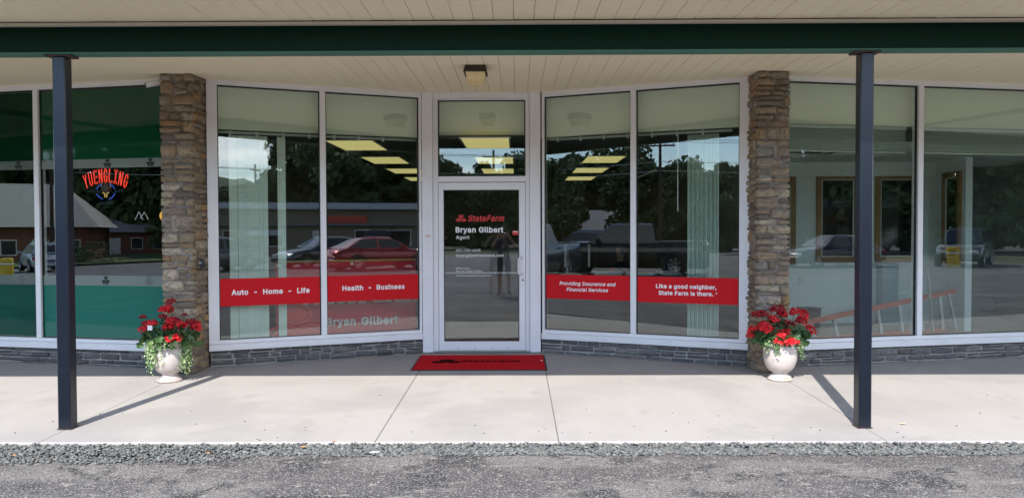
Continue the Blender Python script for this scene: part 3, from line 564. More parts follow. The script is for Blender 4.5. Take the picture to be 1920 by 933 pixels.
 'w': (567, '138,0 23,379 87,379 133,214 154,137 175,41 165,41 186,135 206,214 252,379 316,379 362,214 382,136 402,41 391,41 413,135 434,214 480,379 545,379 429,0 368,0 319,172 305,225 291,280 277,338 291,338 277,280 263,225 248,172 199,0'),
 'y': (389, '47,-139 61,-86 71,-87 104,-89 113,-86 122,-81 130,-74 138,-64 145,-51 151,-36 163,-1 17,379 84,379 165,155 187,87 206,21 184,21 202,87 224,155 305,379 371,379 204,-58 196,-77 187,-93 177,-107 165,-119 153,-128 139,-136 125,-141 109,-144 91,-145 65,-143'),
 '®': (463, '231,118 205,120 179,125 154,134 131,145 110,160 91,177 74,196 60,217 48,240 40,264 35,290 33,317 35,344 40,369 48,394 60,417 74,438 91,457 110,474 131,488 154,500 179,509 205,514 231,516 258,514 284,509 309,500 332,488 353,474 372,457 389,438 403,417 415,394 423,369 428,344 430,317 428,290 423,264 415,240 403,217 389,196 372,177 353,160 332,145 309,134 284,125 258,120|231,166 258,169 284,175 307,187 328,202 347,220 362,241 373,265 380,290 382,317 380,344 373,369 362,393 347,414 328,432 307,447 284,458 258,465 231,467 205,465 180,458 156,447 135,432 116,414 101,393 90,369 83,344 81,317 83,290 90,265 101,241 116,220 135,202 156,187 180,175 205,169|273,226 228,312 273,312 319,226|161,226 161,409 253,409 279,402 302,383 307,374 310,363 311,350 310,338 307,326 302,316 278,295 250,287 185,287 185,319 239,319 257,327 267,350 266,360 262,367 257,372 239,378 203,378 203,226'),
 '™': (424, '289,326 209,509 242,509 298,375 354,509 387,509 307,326|202,326 202,509 235,509 235,326|361,326 361,509 394,509 394,326|82,326 82,492 115,492 115,326|27,480 27,509 170,509 170,480'),
}
def fatten(pts, d, sgn):              # move a closed outline outward by d
    n = len(pts); res = []
    for i in range(n):
        (ax, ay), (bx, by), (cx_, cy_) = pts[i - 1], pts[i], pts[(i + 1) % n]
        e1 = Vector((bx - ax, by - ay)); e2 = Vector((cx_ - bx, cy_ - by))
        if e1.length < 1e-6 or e2.length < 1e-6: res.append((bx, by)); continue
        n1 = Vector((e1.y, -e1.x)).normalized() * sgn; n2 = Vector((e2.y, -e2.x)).normalized() * sgn
        m_ = n1 + n2; q = max(1 + n1.dot(n2), .35); m_ = m_ / q
        res.append((bx + m_.x * d, by + m_.y * d))
    return res
def area(p): return sum(p[i - 1][0] * p[i][1] - p[i][0] * p[i - 1][1] for i in range(len(p))) / 2
from mathutils.geometry import delaunay_2d_cdt
def winding(x, y, conts):
    w = 0
    for p in conts:
        for i in range(len(p)):
            (ax, ay), (bx, by) = p[i - 1], p[i]
            if (ay <= y) != (by <= y):
                c = (bx - ax) * (y - ay) - (x - ax) * (by - ay)
                if ay <= y and c > 0: w += 1
                elif by <= y and c < 0: w -= 1
    return w
_gl = {}
def glyph(ch, bold):                    # filled glyph as triangles
    if (ch, bold) in _gl: return _gl[ch, bold]
    conts = [[tuple(map(int, q.split(','))) for q in c.split(' ')] for c in GLYPHS[ch][1].split('|') if c]
    res = ([], [])
    if conts:
        sgn = 1 if max((area(c) for c in conts), key=abs) > 0 else -1
        if bold: conts = [fatten(p, bold, sgn) for p in conts]
        vs = []; es = []
        for p in conts:
            b_ = len(vs); vs += [Vector(q) for q in p]; es += [(b_ + i, b_ + (i + 1) % len(p)) for i in range(len(p))]
        V2, _, F2, *_r = delaunay_2d_cdt(vs, es, [], 0, .01)
        F2 = [f for f in F2 if winding(sum(V2[i].x for i in f) / len(f), sum(V2[i].y for i in f) / len(f), conts)]
        res = ([tuple(v) for v in V2], F2)
    _gl[ch, bold] = res; return res
def text_mesh(s, size, bold=0., shear=0., align='CENTER', spacing=1., line=1., outline=0.):
    rows = s.split('\n'); k = size / 727.; bd = round(bold / k, 1)
    if outline:
        cu = bpy.data.curves.new('lettering', 'CURVE'); cu.dimensions = '3D'; cu.fill_mode = 'FULL'; cu.bevel_depth = outline; cu.bevel_resolution = 1
        for cont in GLYPHS[s][1].split('|'):
            pts = [tuple(map(int, q.split(','))) for q in cont.split(' ')]
            sp = cu.splines.new('POLY'); sp.points.add(len(pts) - 1); sp.use_cyclic_u = True
            for i, (px, py) in enumerate(pts): sp.points[i].co = (px * k, py * k, 0, 1)
        o = bpy.data.objects.new('lettering', cu); COL.objects.link(o)
        dg = bpy.context.evaluated_depsgraph_get(); dg.update()
        me = bpy.data.meshes.new_from_object(o.evaluated_get(dg)); bpy.data.objects.remove(o); bpy.data.curves.remove(cu)
        return me
    V = []; F = []
    for ri, row in enumerate(rows):
        adv = [GLYPHS[ch][0] * spacing + bd * 1.6 for ch in row]; x = -sum(adv) / 2 if align == 'CENTER' else 0; y0 = -ri * 900 * line
        for ch, a in zip(row, adv):
            v, f = glyph(ch, bd); b_ = len(V)
            V += [((x + px + shear * py) * k, (y0 + py) * k, 0) for px, py in v]; F += [tuple(b_ + i for i in q) for q in f]; x += a
    me = bpy.data.meshes.new('lettering'); me.from_pydata(V, [], F); me.update(); return me
def lettering(s, parent, m, x, y, z, width=None, size=.1, flat=False, name='lettering', yscale=1., **kw):
    me = text_mesh(s, size, **kw)
    n = len(me.vertices); co = np.empty(n * 3); me.vertices.foreach_get('co', co); co = co.reshape(-1, 3)
    if width:
        k = width / (co[:, 0].max() - co[:, 0].min()); co *= k
    al = kw.get('align', 'CENTER')
    if al == 'CENTER': co[:, 0] -= (co[:, 0].max() + co[:, 0].min()) / 2
    if al == 'LEFT': co[:, 0] -= co[:, 0].min()
    co[:, 1] -= (co[:, 1].max() + co[:, 1].min()) / 2; co[:, 1] *= yscale
    new = co if flat else np.stack([co[:, 0], -co[:, 2], co[:, 1]], 1)
    me.vertices.foreach_set('co', new.ravel()); me.materials.clear(); me.materials.append(m); me.update()
    return link(name, me, parent, (x, y, z))
# ---- red vinyl bands
def band(t, F, xa, xb, za, zb, m=None):
    return MB().box(xa, xb, .0368, .0388, za, zb).build('vinyl_band', m or M['red'], t)
(a0, a1), (a2, a3) = LSp
v = band(LSw, LS, a0 + .002, a1 - .002, .668, .984); lettering('Auto  -  Home  -  Life', v, M['white_vinyl'], (a0 + a1) / 2 + .0, .0358, .826, width=.875, bold=.004)
v = band(LSw, LS, a2 + .002, a3 - .002, .676, .986); lettering('Health  -  Business', v, M['white_vinyl'], (a2 + a3) / 2, .0358, .836, width=.77, bold=.004)
(b0, b1), (b2, b3) = RSp
v = band(RSw, RS, b0 + .002, b1 - .002, .677, .977); lettering('Providing Insurance and\nFinancial Services', v, M['white_vinyl'], (b0 + b1) / 2 + .0, .0358, .833, width=.72, bold=.003, shear=.2, line=1.0)
v = band(RSw, RS, b2 + .002, b3 - .002, .669, .974); lettering('Like a good neighbor,\nState Farm is there.', v, M['white_vinyl'], (b2 + b3) / 2 - .01, .0358, .826, width=.70, bold=.004, line=1.0)
lettering('®', v, M['white_vinyl'], (b2 + b3) / 2 + .34, .0358, .795, size=.035)

# ================================================================== the door
ds = thing('door_frame', 'white aluminium door surround with glass transom above the entrance door', 'door frame', (X0, 9.66, 0))
for s in (-1, 1):
    a, c = (-.748, -.614) if s < 0 else (.600, .734)
    MB().bbox(a, c, -.035, .12, 0, 3.2525, .004).build('corner_post', M['alum'], ds)
    a, c = (-.613, -.549) if s < 0 else (.549, .599)
    MB().bbox(a, c, -.005, .11, 0, 3.18, .003).build('jamb', M['alum2'], ds)
MB().bbox(-.613, .599, -.012, .11, 3.181, 3.2505, .003).build('head', M['alum'], ds)
MB().bbox(-.548, .548, -.006, .11, 2.137, 2.208, .003).build('transom_bar', M['alum'], ds)
MB().bbox(-.548, .548, .0, .11, 3.160, 3.180, .002).build('glazing_stop', M['alum2'], ds)
B = MB(); B.box(-.5485, -.535, .03, .06, 2.2085, 3.1595); B.box(.535, .5485, .03, .06, 2.2085, 3.1595); B.box(-.535, .535, .03, .06, 3.148, 3.1595)
B.build('gasket', M['gasket'], ds)
MB().box(-.535, .535, .040, .046, 2.2095, 3.148).build('transom_pane', M['glass'], ds)
MB().bbox(-.60, .60, -.05, .12, .0005, .016, .003).build('threshold', M['steel'], ds)
st = MB().box(-.705, -.645, -.0375, -.0358, 1.447, 1.477).build('warning_sticker', M['white_vinyl'], ds)
B = MB()
for zz in (1.4745, 1.4478): B.box(-.7045, -.6455, -.0383, -.0377, zz, zz + .002)
for xx in (-.7045, -.6475): B.box(xx, xx + .002, -.0383, -.0377, 1.448, 1.476)
for r_ in range(3):
    for k in range(6): B.box(-.699 + k * .0085, -.6925 + k * .0085, -.0383, -.0377, 1.454 + r_ * .0065, 1.457 + r_ * .0065)
B.build('sticker_print', M['red'], st)
# door leaf
dl = thing('entrance_door', 'white framed glass entrance door with white lettering and pull handle', 'door', (X0, 9.66, .018))
H = 2.112
MB().bbox(-.545, -.482, .002, .05, 0, H, .003).build('stile', M['alum'], dl)
MB().bbox(.466, .545, .002, .05, 0, H, .003).build('stile', M['alum'], dl)
MB().bbox(-.4815, .4655, .003, .05, 2.020, H, .003).build('top_rail', M['alum'], dl)
MB().bbox(-.4815, .4655, .003, .05, 0, .115, .003).build('bottom_rail', M['alum'], dl)
B = MB(); B.box(-.482, -.472, .015, .04, .115, 2.02); B.box(.457, .466, .015, .04, .115, 2.02); B.box(-.472, .457, .015, .04, 2.008, 2.02); B.box(-.472, .457, .015, .04, .115, .124)
B.build('gasket', M['gasket'], dl)
def tilted_pane(y, deg, m):
    o = MB().box(-.4645, .4645, -.002, .002, .1245, 2.0075).build('pane', m, dl, (-.0075, y, 0)); o.rotation_euler.z = rad(deg); return o
tilted_pane(.020, .95, M['glass_clear']); tilted_pane(.038, 1.5, M['glass_clear'])
hp = [(x_ - .010, y_, z_) for x_, y_, z_ in [(.512, .0, 1.172), (.500, -.045, 1.172), (.485, -.058, 1.172), (.470, -.062, 1.160), (.466, -.062, 1.13), (.466, -.062, 1.0), (.470, -.062, .972), (.485, -.058, .960), (.500, -.045, .960), (.512, .0, .960)]]
MB().tube(hp, .0125, 10).build('pull_handle', M['alum2'], dl, smooth=True)
MB().lathe([(0, -.004), (.019, -.004), (.019, .004), (0, .004)], 20, (.512, .0, .887), 'y').build('lock', M['steel'], dl)
MB().lathe([(0, -.006), (.007, -.006), (.007, .0), (0, .0)], 12, (.512, -.001, .887), 'y').build('keyhole', M['dark_metal'], dl)
MB().tube([(-.48, .075, .974), (.465, .075, .974)], .011, 8).build('push_bar', M['alum2'], dl)
for k in range(4): MB().lathe([(0, -.003), (.006, -.003), (.006, .002), (0, .002)], 10, (-.30 + k * .21, .0015, .030), 'y').build('screw', M['dark_metal'], dl)
def three_ovals(parent, cx, cz, s, y, m, name='logo', flat=False):
    B = MB()
    for (dx, dz) in ((0, .31), (-.42, -.28), (.42, -.28)):
        B.disc((cx + dx * s, cz + dz * s), .44 * s, .285 * s, y, inner=(.36 * s, .215 * s)); B.disc((cx + dx * s, cz + dz * s), .31 * s, .165 * s, y)
    if flat: B.v = [(x, z, 0) for x, _, z in B.v]
    return B.build(name, m, parent)
YL = -.004
three_ovals(dl, -.262, 1.665, .076, YL, M['red_vinyl2'])
lettering('StateFarm', dl, M['red_vinyl2'], .052, YL, 1.663, width=.455, bold=.0032, shear=.25, yscale=1.12)
W_ = M['white_vinyl']
lettering('Bryan Gilbert', dl, W_, -.331, YL, 1.512, width=.60, bold=.004, align='LEFT')
lettering('™', dl, W_, .275, YL, 1.48, width=.022, align='LEFT')
lettering('Agent', dl, W_, -.327, YL, 1.420, width=.17, bold=.001, align='LEFT')
lettering('607-733-6623', dl, W_, -.328, YL, 1.263, width=.307, bold=.001, align='LEFT')
lettering('bryangilbertinsurance.com', dl, W_, -.328, YL, 1.194, width=.60, bold=.001, align='LEFT')
lettering('Office Hours:', dl, W_, -.328, YL, 1.037, width=.18, bold=.002, align='LEFT')
lettering('Mon-Fri  9:00am-5:00pm', dl, W_, -.328, YL, 1.000, width=.33, bold=.001, align='LEFT')
lettering('Evenings and weekends by appointment', dl, W_, -.328, YL, .943, width=.455, bold=.001, align='LEFT')
MB().box(.385, .455, .012, .0128, 1.455, 1.505).build('door_sticker', M['red_vinyl2'], dl)
MB().box(.392, .448, .0112, .0118, 1.492, 1.500).build('door_sticker_band', W_, dl)

# ---- mat
mt = thing('door_mat', 'red door mat with black border and dark printed lettering before the door', 'mat', (X0 + .01, 8.945, swz(8.945)))
mt.rotation_euler.x = math.atan(.02)
MB().bbox(-.762, .762, -.455, .455, .002, .008, .003).build('border', M['mat_border'], mt)
MB().bbox(-.742, .742, -.435, .435, .0085, .0145, .003).build('carpet', M['mat_red'], mt)
lettering('StateFarm', mt, M['print_dark'], .12, .03, .0151, width=.70, bold=.0045, shear=.25, flat=True, yscale=1.15)
B = MB()
for (dx, dz) in ((0, .05), (-.085, -.055), (.085, -.055)):
    vs = [(-.40 + dx + .09 * math.cos(a), .03 + dz + .058 * math.sin(a), .0152) for a in [k * math.pi / 12 for k in range(24)]]; B.add(vs, [tuple(range(24))])
B.build('logo', M['print_dark'], mt)
MB().box(.70, .725, .05, .09, .0146, .0153).build('care_label', M['white_vinyl'], mt)
# ================================================================== inside the office
def bulk(F, xa, xb, y, z0, z1, name='window_bulkhead', m='bulkhead'):
    o = MB().box(xa, xb, y, y + .03, z0, z1).build(name, M[m], None, F.o, rotz=F.rot, kind='structure'); return o
bulk(LS, .03, LS.L + .1, .15, 2.705, 3.25); bulk(RS, -.1, RS.L - .03, .15, 2.705, 3.25)
MB().box(X0 - .62, X0 + .62, 9.85, 9.88, 2.742, 3.25).build('window_bulkhead', M['bulkhead'], kind='structure')
for (x, y) in [(-2.16, 10.5), (-.40, 10.3), (-2.15, 12.7), (-.36, 12.8), (1.42, 12.7), (-2.14, 14.95), (-.36, 15.05), (1.42, 14.95), (-2.14, 17.25), (-.36, 17.3), (1.42, 17.25)]:
    col = {-2: 'left', 0: 'middle', 1: 'right'}[int(round(x)) if round(x) else 0]
    dist = 'nearest the glass' if y < 11 else 'second back' if y < 13.5 else 'third back' if y < 16 else 'at the far end'
    t = thing('ceiling_light', 'yellow ceiling light panel %s in the %s row of the office' % (dist, col), 'ceiling light', (x, y, 2.70), 0, 'yellow light panels in the office ceiling')
    MB().box(-.30, .30, -.60, .60, -.010, -.0005).build('diffuser', M['ceil_light'], t)
    B = MB(); B.box(-.325, -.301, -.62, .62, -.014, -.001); B.box(.301, .325, -.62, .62, -.014, -.001); B.box(-.301, .301, -.62, -.601, -.014, -.001); B.box(-.301, .301, .601, .62, -.014, -.001)
    B.build('light_frame', M['headrail'], t)
# vertical blinds
def blinds(F, label, xr0, xr1, vanes, vw, ang, wand=None):
    t = thing('vertical_blind', label, 'blind', F.o, F.rot)
    MB().bbox(xr0, xr1, .205, .255, 2.665, 2.70, .004).build('headrail', M['headrail'], t)
    B = MB(); B.box(xr0, xr1, .196, .2045, 2.655, 2.66); 
    B.box(xr0, xr1, .196, .2045, 2.690, 2.694); B.build('valance_line', M['dark_metal'], t)
    n = int((xr1 - xr0) / .30)
    for k in range(n): MB().box(xr0 + .12 + k * .30, xr0 + .15 + k * .30, .19, .2045, 2.645, 2.705).build('bracket', M['headrail'], t)
    r = random.Random(len(vanes))
    for (x, a) in vanes:
        vs = []; n = 5
        for z in (.03, 2.652):
            for i in range(n):
                q = -1 + 2 * i / (n - 1); vs.append((q * vw / 2, .008 * (1 - q * q), z))
        me = MB().add(vs, [(i, i + 1, n + i + 1, n + i) for i in range(n - 1)])
        o = me.build('vane', M['blind'], t, (x, .23, 0), smooth=True); o.rotation_euler.z = rad(a + r.uniform(-4, 4))
    if wand: MB().tube([(wand, .19, 2.655), (wand, .19, 1.745)], .006, 6).build('wand', M['white_vinyl'], t)
L_ = LS.L
blinds(LS, 'pale green vertical blind drawn to the left end of its window', .12, L_ - .03, [(L_ - 2.23, 12), (L_ - 2.13, -9), (L_ - 2.035, 10), (L_ - 1.945, -8), (L_ - 1.89, 14), (L_ - 1.685, 8)], .098, 0)
blinds(RS, 'pale green vertical blind with narrow vanes bunched to the right', .03, RS.L - .22, [(1.80 + .0255 * k, 52 + 9 * (k % 2)) for k in range(14)], .046, 60, wand=1.675)
# red banner just behind the glass
bt = thing('red_banner', 'red banner with gold hem standing behind the left window', 'banner', LS.o, LS.rot)
BX0, BX1 = L_ - 1.75, L_ + .02
nx, nz = 40, 12; vs = []
for j in range(nz + 1):
    for i in range(nx + 1):
        x = BX0 + (BX1 - BX0) * i / nx; z = .05 + 1.09 * j / nz
        vs.append((x, .44 + .012 * math.sin(5 * x + 2 * z) + .008 * math.sin(9 * z + x), z))
MB().add(vs, [(j * (nx + 1) + i, j * (nx + 1) + i + 1, (j + 1) * (nx + 1) + i + 1, (j + 1) * (nx + 1) + i) for j in range(nz) for i in range(nx)]).build('banner_cloth', M['banner'], bt, smooth=True)
MB().box(BX0, BX1, .425, .452, 1.141, 1.165).build('hem', M['gold'], bt)
for gx in (BX0 + .03, BX0 + .93): MB().lathe([(.006, -.003), (.018, -.004), (.018, .003)], 16, (gx, .42, 1.115), 'y').build('grommet', M['brass'], bt)
lettering('StateFarm', bt, M['grey_vinyl'], BX0 + .98, .405, .72, width=1.45, bold=.02, shear=.2)
lettering('Bryan', bt, M['grey_vinyl'], BX0 + .785, .405, .375, width=.37, bold=.006)
lettering('Gilbert', bt, M['grey_vinyl'], BX0 + 1.28, .405, .385, width=.48, bold=.006)
B = MB()
for (dx, dz, k) in ((.235, .60, 1), (.10, .32, 2), (.42, .32, 3)):
    rx, rz = (.20, .135) if k == 1 else (.235, .155)
    B.disc((BX0 + dx, dz - .09), rx, rz, .404 - .001 * k, inner=(rx * .80, rz * .76)); B.disc((BX0 + dx, dz - .09), rx * .72, rz * .66, .404 - .001 * k)
B.build('logo', M['banner_light'], bt)

# desk, papers, monitors, plant, worker
M['desk'] = mat('dark_desk', (.06, .045, .04), .5); M['paper'] = mat('white_paper', (.75, .75, .75), .8)
M['skin'] = mat('skin', (.50, .28, .20), .5); M['dark_cloth'] = mat('black_cloth', (.012, .012, .014), .9); M['hair'] = mat('dark_brown_hair', (.03, .018, .012), .6)
dk = thing('office_desk', 'dark office desk behind the right window', 'desk', (1.75, 12.0, .006))
MB().bbox(-1.55, 1.0, -.42, .42, .80, .84, .004).build('desk_top', M['desk'], dk)
MB().bbox(-1.5, .95, -.40, -.37, .02, .7995, .003).build('front_panel', M['desk'], dk)
for x in (-1.52, .95): MB().bbox(x, x + .04, -.365, .40, 0, .7995, .003).build('side_panel', M['desk'], dk)
pr_ = random.Random(5)
for i, (x, y, w, lb) in enumerate([(.80, 11.72, .30, 'white paper stack at the left end of the desk'), (1.38, 11.70, .42, 'loose white papers in front of the seated worker'), (1.86, 11.72, .44, 'thick white paper stack in the middle of the desk'), (2.32, 11.74, .3, 'tall white paper stack at the right end of the desk')]):
    t = thing('paper_stack', lb, 'papers', (x, y, .847), 0, 'papers on the office desk')
    for k in range(3 + i % 2 * 2):
        o = MB().box(-w / 2, w / 2, -.12, .12, 0, .011).build('paper_sheaf', M['paper'], t, (pr_.uniform(-.03, .03), pr_.uniform(-.02, .02), k * .0115)); o.rotation_euler.z = pr_.uniform(-.2, .2)
def monitor(x, y, rz, lb):
    t = thing('monitor', lb, 'monitor', (x, y, .847), rz, 'monitors on the office desk')
    MB().bbox(-.26, .26, -.018, .018, .12, .46, .006).build('screen_case', M['paint_white'], t)
    MB().box(-.25, .25, .0182, .0195, .135, .45).build('screen', M['black_plastic'], t)
    MB().tube([(0, -.02, .0), (0, -.02, .2)], .02, 8).build('stand', M['black_plastic'], t)
    MB().bbox(-.12, .12, -.09, .07, 0, .012, .004).build('foot', M['black_plastic'], t)
monitor(.78, 12.05, rad(82), 'white edged monitor turned edge on, farther left on the desk'); monitor(1.12, 12.0, rad(86), 'white edged monitor turned edge on, nearer the seated worker')
rc = thing('pen_cup', 'small red pen cup on the desk before the worker', 'pen cup', (1.50, 12.1, .842))
MB().lathe([(0, .001), (.038, .001), (.042, .10), (.038, .10), (.035, .008), (0, .008)], 16).build('cup', M['red'], rc, smooth=True)
for k in range(4): MB().tube([(.01 * k - .015, .0, .01), (.02 * k - .03, .01 * k - .01, .15)], .004, 5).build('pen', M['black_plastic'], rc)

def leaf_mesh(name, m, w=1., l=1., lobes=0, seed=0):
    r = random.Random(seed); n = 14 if lobes else 8; vs = [(0, 0, .0)]
    for k in range(n):
        a = 2 * math.pi * k / n; q = 1 + (.10 * math.cos(lobes * a) if lobes else 0) + r.uniform(-.05, .05)
        if lobes and k == 0: q = .45
        vs.append((math.cos(a) * w * .5 * q, math.sin(a) * l * .5 * q, .10 * math.sin(2 * a + seed) * .6 + .10))
    me = bpy.data.meshes.new(name); me.from_pydata(vs, [], [(0, 1 + k, 1 + (k + 1) % n) for k in range(n)]); me.materials.append(m); me.update(); return me
GL = [leaf_mesh('leaf', M['leaf'], 1, 1, 7, i) for i in range(4)]
M['dark_leaf'] = mat('dark_leaf', (.02, .04, .018), .6)
pv = thing('desk_plant', 'dark leafy plant in a small vase on the desk', 'plant', (2.33, 12.12, .842))
MB().lathe([(0, .001), (.05, .001), (.075, .08), (.06, .16), (.045, .18)], 18).build('vase', M['black_plastic'], pv, smooth=True)
DLM = leaf_mesh('leaf', M['dark_leaf'], 1, 1.3, 5, 3)
for k in range(60):
    d = Vector((pr_.gauss(0, 1), pr_.gauss(0, 1), pr_.gauss(.3, 1))).normalized() * pr_.uniform(.06, .16)
    link('leaf', DLM, pv, (d.x, d.y, .29 + d.z), scale=(.07,) * 3, rot=(pr_.uniform(-1.2, 1.2), pr_.uniform(-1.2, 1.2), pr_.uniform(0, 6)))

def skin_body(name, J, E_, mats, root, parent, matf=None, sub=2):
    names = list(J); idx = {k: i for i, k in enumerate(names)}
    me = bpy.data.meshes.new(name); me.from_pydata([J[k][0] for k in names], [(idx[a], idx[c]) for a, c in E_], [])
    o = bpy.data.objects.new(name, me); COL.objects.link(o)
    o.modifiers.new('skin', 'SKIN').use_smooth_shade = True
    sv = me.skin_vertices[0].data
    for k in names:
        r = J[k][1]; sv[idx[k]].radius = r if isinstance(r, tuple) else (r, r); sv[idx[k]].use_root = (k == root)
    s = o.modifiers.new('sub', 'SUBSURF'); s.levels = sub; s.render_levels = sub
    dg = bpy.context.evaluated_depsgraph_get(); dg.update()
    m2 = bpy.data.meshes.new_from_object(o.evaluated_get(dg)); bpy.data.objects.remove(o)
    m2.materials.clear()
    for m_ in mats: m2.materials.append(m_)
    if matf:
        for p in m2.polygons: p.material_index = matf(p.center)
    return link(name, m2, parent)
def head_parts(t, c, r, face, hair_m, glasses=False, hair_len=.0):
    """ears, eyes, mouth and hair for a head at c facing the horizontal direction 'face'"""
    f = Vector(face).normalized(); sd_ = Vector((-f.y, f.x, 0)); c = Vector(c)
    B = MB()
    n, k_ = 10, 16; vs = []
    for i in range(n + 1):
        th = math.pi * .62 * i / n
        for k in range(k_):
            ph_ = 2 * math.pi * k / k_; d = f * math.cos(ph_) * math.sin(th) + sd_ * math.sin(ph_) * math.sin(th) + Vector((0, 0, math.cos(th)))
            front = max(0, d.dot(f)); low = min(d.z, 0)
            R = r * 1.10; p = c + Vector((d.x * R * .93, d.y * R * .93, d.z * R * 1.18 + .012))
            if front > .35 and d.z < .55: p = p - f * r * .35 * min(1, (front - .35) * 3)
            if d.z < .1 and front < .3: p.z -= hair_len
            vs.append(p)
    B.add(vs, [(i * k_ + k, i * k_ + (k + 1) % k_, (i + 1) * k_ + (k + 1) % k_, (i + 1) * k_ + k) for i in range(n) for k in range(k_)])
    B.build('hair', hair_m, t, smooth=True)
    for s in (-1, 1):
        e = c + f * r * .86 + sd_ * s * r * .38 + Vector((0, 0, r * .02))
        MB().lathe([(0, -.011), (.009, -.006), (.011, 0), (.009, .006), (0, .011)], 8, tuple(e)).build('eye', M['white_plastic'], t)
        MB().lathe([(0, -.005), (.005, 0), (0, .005)], 8, tuple(e + f * .009)).build('pupil', M['black_plastic'], t)
        q = c + sd_ * s * r * .98 - Vector((0, 0, r * .05))
        MB().tube([q + Vector((0, 0, .03)), q + sd_ * s * .012, q - Vector((0, 0, .03))], [.007, .013, .007], 6).build('ear', M['skin'], t)
    mo = c + f * r * .93 - Vector((0, 0, r * .62)); MB().tube([mo - sd_ * .024, mo + f * .006, mo + sd_ * .024], [.003, .006, .003], 6).build('mouth', M['red'], t)
    if glasses:
        B = MB()
        for s in (-1, 1):
            e = c + f * (r * 1.02) + sd_ * s * r * .40
            B.tube([e + sd_ * .026 * math.cos(a) + Vector((0, 0, .019 * math.sin(a))) for a in [k * math.pi / 6 for k in range(13)]], .0028, 5)
            B.tube([e + sd_ * s * .026, c + sd_ * s * r * 1.05], .0025, 5)
        B.build('glasses', M['black_plastic'], t)
def hand(J, E_, pre, wrist, d, side, up, curl=.4):
    """palm and five separate fingers grown from the wrist joint along d"""
    d = Vector(d).normalized(); side = Vector(side).normalized(); nrm = d.cross(side).normalized(); w = Vector(J[wrist][0])
    J[pre + 'palm'] = (w + d * .05, (.030, .016)); E_.append((wrist, pre + 'palm'))
    for k, (o, ln) in enumerate([(-.027, .062), (-.009, .074), (.009, .070), (.026, .055)]):
        b_ = w + d * .085 + side * o; t1 = b_ + d * ln * .5 + nrm * ln * .15 * curl; t2 = t1 + d * ln * .45 + nrm * ln * .5 * curl
        for q, p in (('a', b_), ('b', t1), ('c', t2)): J[pre + str(k) + q] = (p, .0085 if q != 'c' else .0068)
        E_ += [(pre + 'palm', pre + str(k) + 'a'), (pre + str(k) + 'a', pre + str(k) + 'b'), (pre + str(k) + 'b', pre + str(k) + 'c')]
    b_ = w + d * .03 - side * .034
    J[pre + 'ta'] = (b_, .011); J[pre + 'tb'] = (b_ + d * .035 - side * .018 + nrm * .012, .0095); J[pre + 'tc'] = (b_ + d * .06 - side * .02 + nrm * .022, .008)
    E_ += [(pre + 'palm', pre + 'ta'), (pre + 'ta', pre + 'tb'), (pre + 'tb', pre + 'tc')]
# worker seated behind the desk, head turned to the left of the photo
wk = thing('person', 'seated worker in dark top with glasses behind the office desk', 'person', (1.70, 12.62, 0))
J = {'pelvis': ((0, 0.08, .50), (.15, .12)), 'waist': ((0, .07, .66), (.13, .10)), 'chest': ((0, .03, .86), (.155, .105)), 'neckb': ((0, .01, 1.00), (.07, .06)), 'neck': ((-.005, -.005, 1.06), .052),
     'jaw': ((-.012, -.03, 1.115), (.060, .062)), 'head': ((-.008, -.012, 1.185), (.078, .088)), 'crown': ((0, .0, 1.255), (.058, .064)), 'nose': ((-.085, -.075, 1.165), .012)}
E_ = [('pelvis', 'waist'), ('waist', 'chest'), ('chest', 'neckb'), ('neckb', 'neck'), ('neck', 'jaw'), ('jaw', 'head'), ('head', 'crown'), ('head', 'nose')]
for s, p in ((-1, 'l'), (1, 'r')):
    J[p + 'sh'] = ((s * .185, .02, .955), .062); J[p + 'el'] = ((s * .25, -.12, .74), .045); J[p + 'wr'] = ((s * .13, -.36, .885), .028)
    J[p + 'hip'] = ((s * .10, .02, .49), .095); J[p + 'kn'] = ((s * .13, -.36, .50), .062); J[p + 'an'] = ((s * .13, -.34, .09), .042); J[p + 'toe'] = ((s * .13, -.50, .035), .034)
    E_ += [('chest', p + 'sh'), (p + 'sh', p + 'el'), (p + 'el', p + 'wr'), ('pelvis', p + 'hip'), (p + 'hip', p + 'kn'), (p + 'kn', p + 'an'), (p + 'an', p + 'toe')]
    hand(J, E_, p + 'h', p + 'wr', (-s * .35, -1, -.1), (1, -s * .3, 0), (0, 0, 1))
def wm(c): return 0 if c.z > 1.02 or (abs(c.x) > .0 and c.y < -.30 and c.z > .8) else 1
skin_body('body', J, E_, [M['skin'], M['dark_cloth']], 'pelvis', wk, wm)
head_parts(wk, (-.008, -.012, 1.185), .085, (-.75, -.66, 0), M['hair'], True, .02)
oc = thing('office_chair', 'black office chair under the seated worker', 'chair', (1.70, 12.72, .006))
MB().bbox(-.24, .24, -.22, .24, .36, .43, .02).build('seat', M['black_plastic'], oc)
MB().bbox(-.22, .22, .26, .31, .45, 1.0, .02).build('backrest', M['black_plastic'], oc)
MB().tube([(0, 0, .08), (0, 0, .36)], .03, 8).build('column', M['dark_metal'], oc)
for k in range(5):
    a = k * 1.2566 + .3; MB().tube([(0, 0, .09), (.28 * math.cos(a), .28 * math.sin(a), .045)], .02, 6).build('leg', M['dark_metal'], oc)
fr = thing('picture_frame', 'dark framed picture on the office back wall', 'picture', (.98, 18.49, 1.88))
B = MB(); B.box(-.42, .42, -.03, 0, -.20, -.16); B.box(-.42, .42, -.03, 0, .16, .20); B.box(-.42, -.38, -.03, 0, -.16, .16); B.box(.38, .42, -.03, 0, -.16, .16); B.build('frame', M['dark_metal'], fr)
MB().box(-.38, .38, -.012, -.002, -.16, .16).build('picture', M['office_floor'], fr)

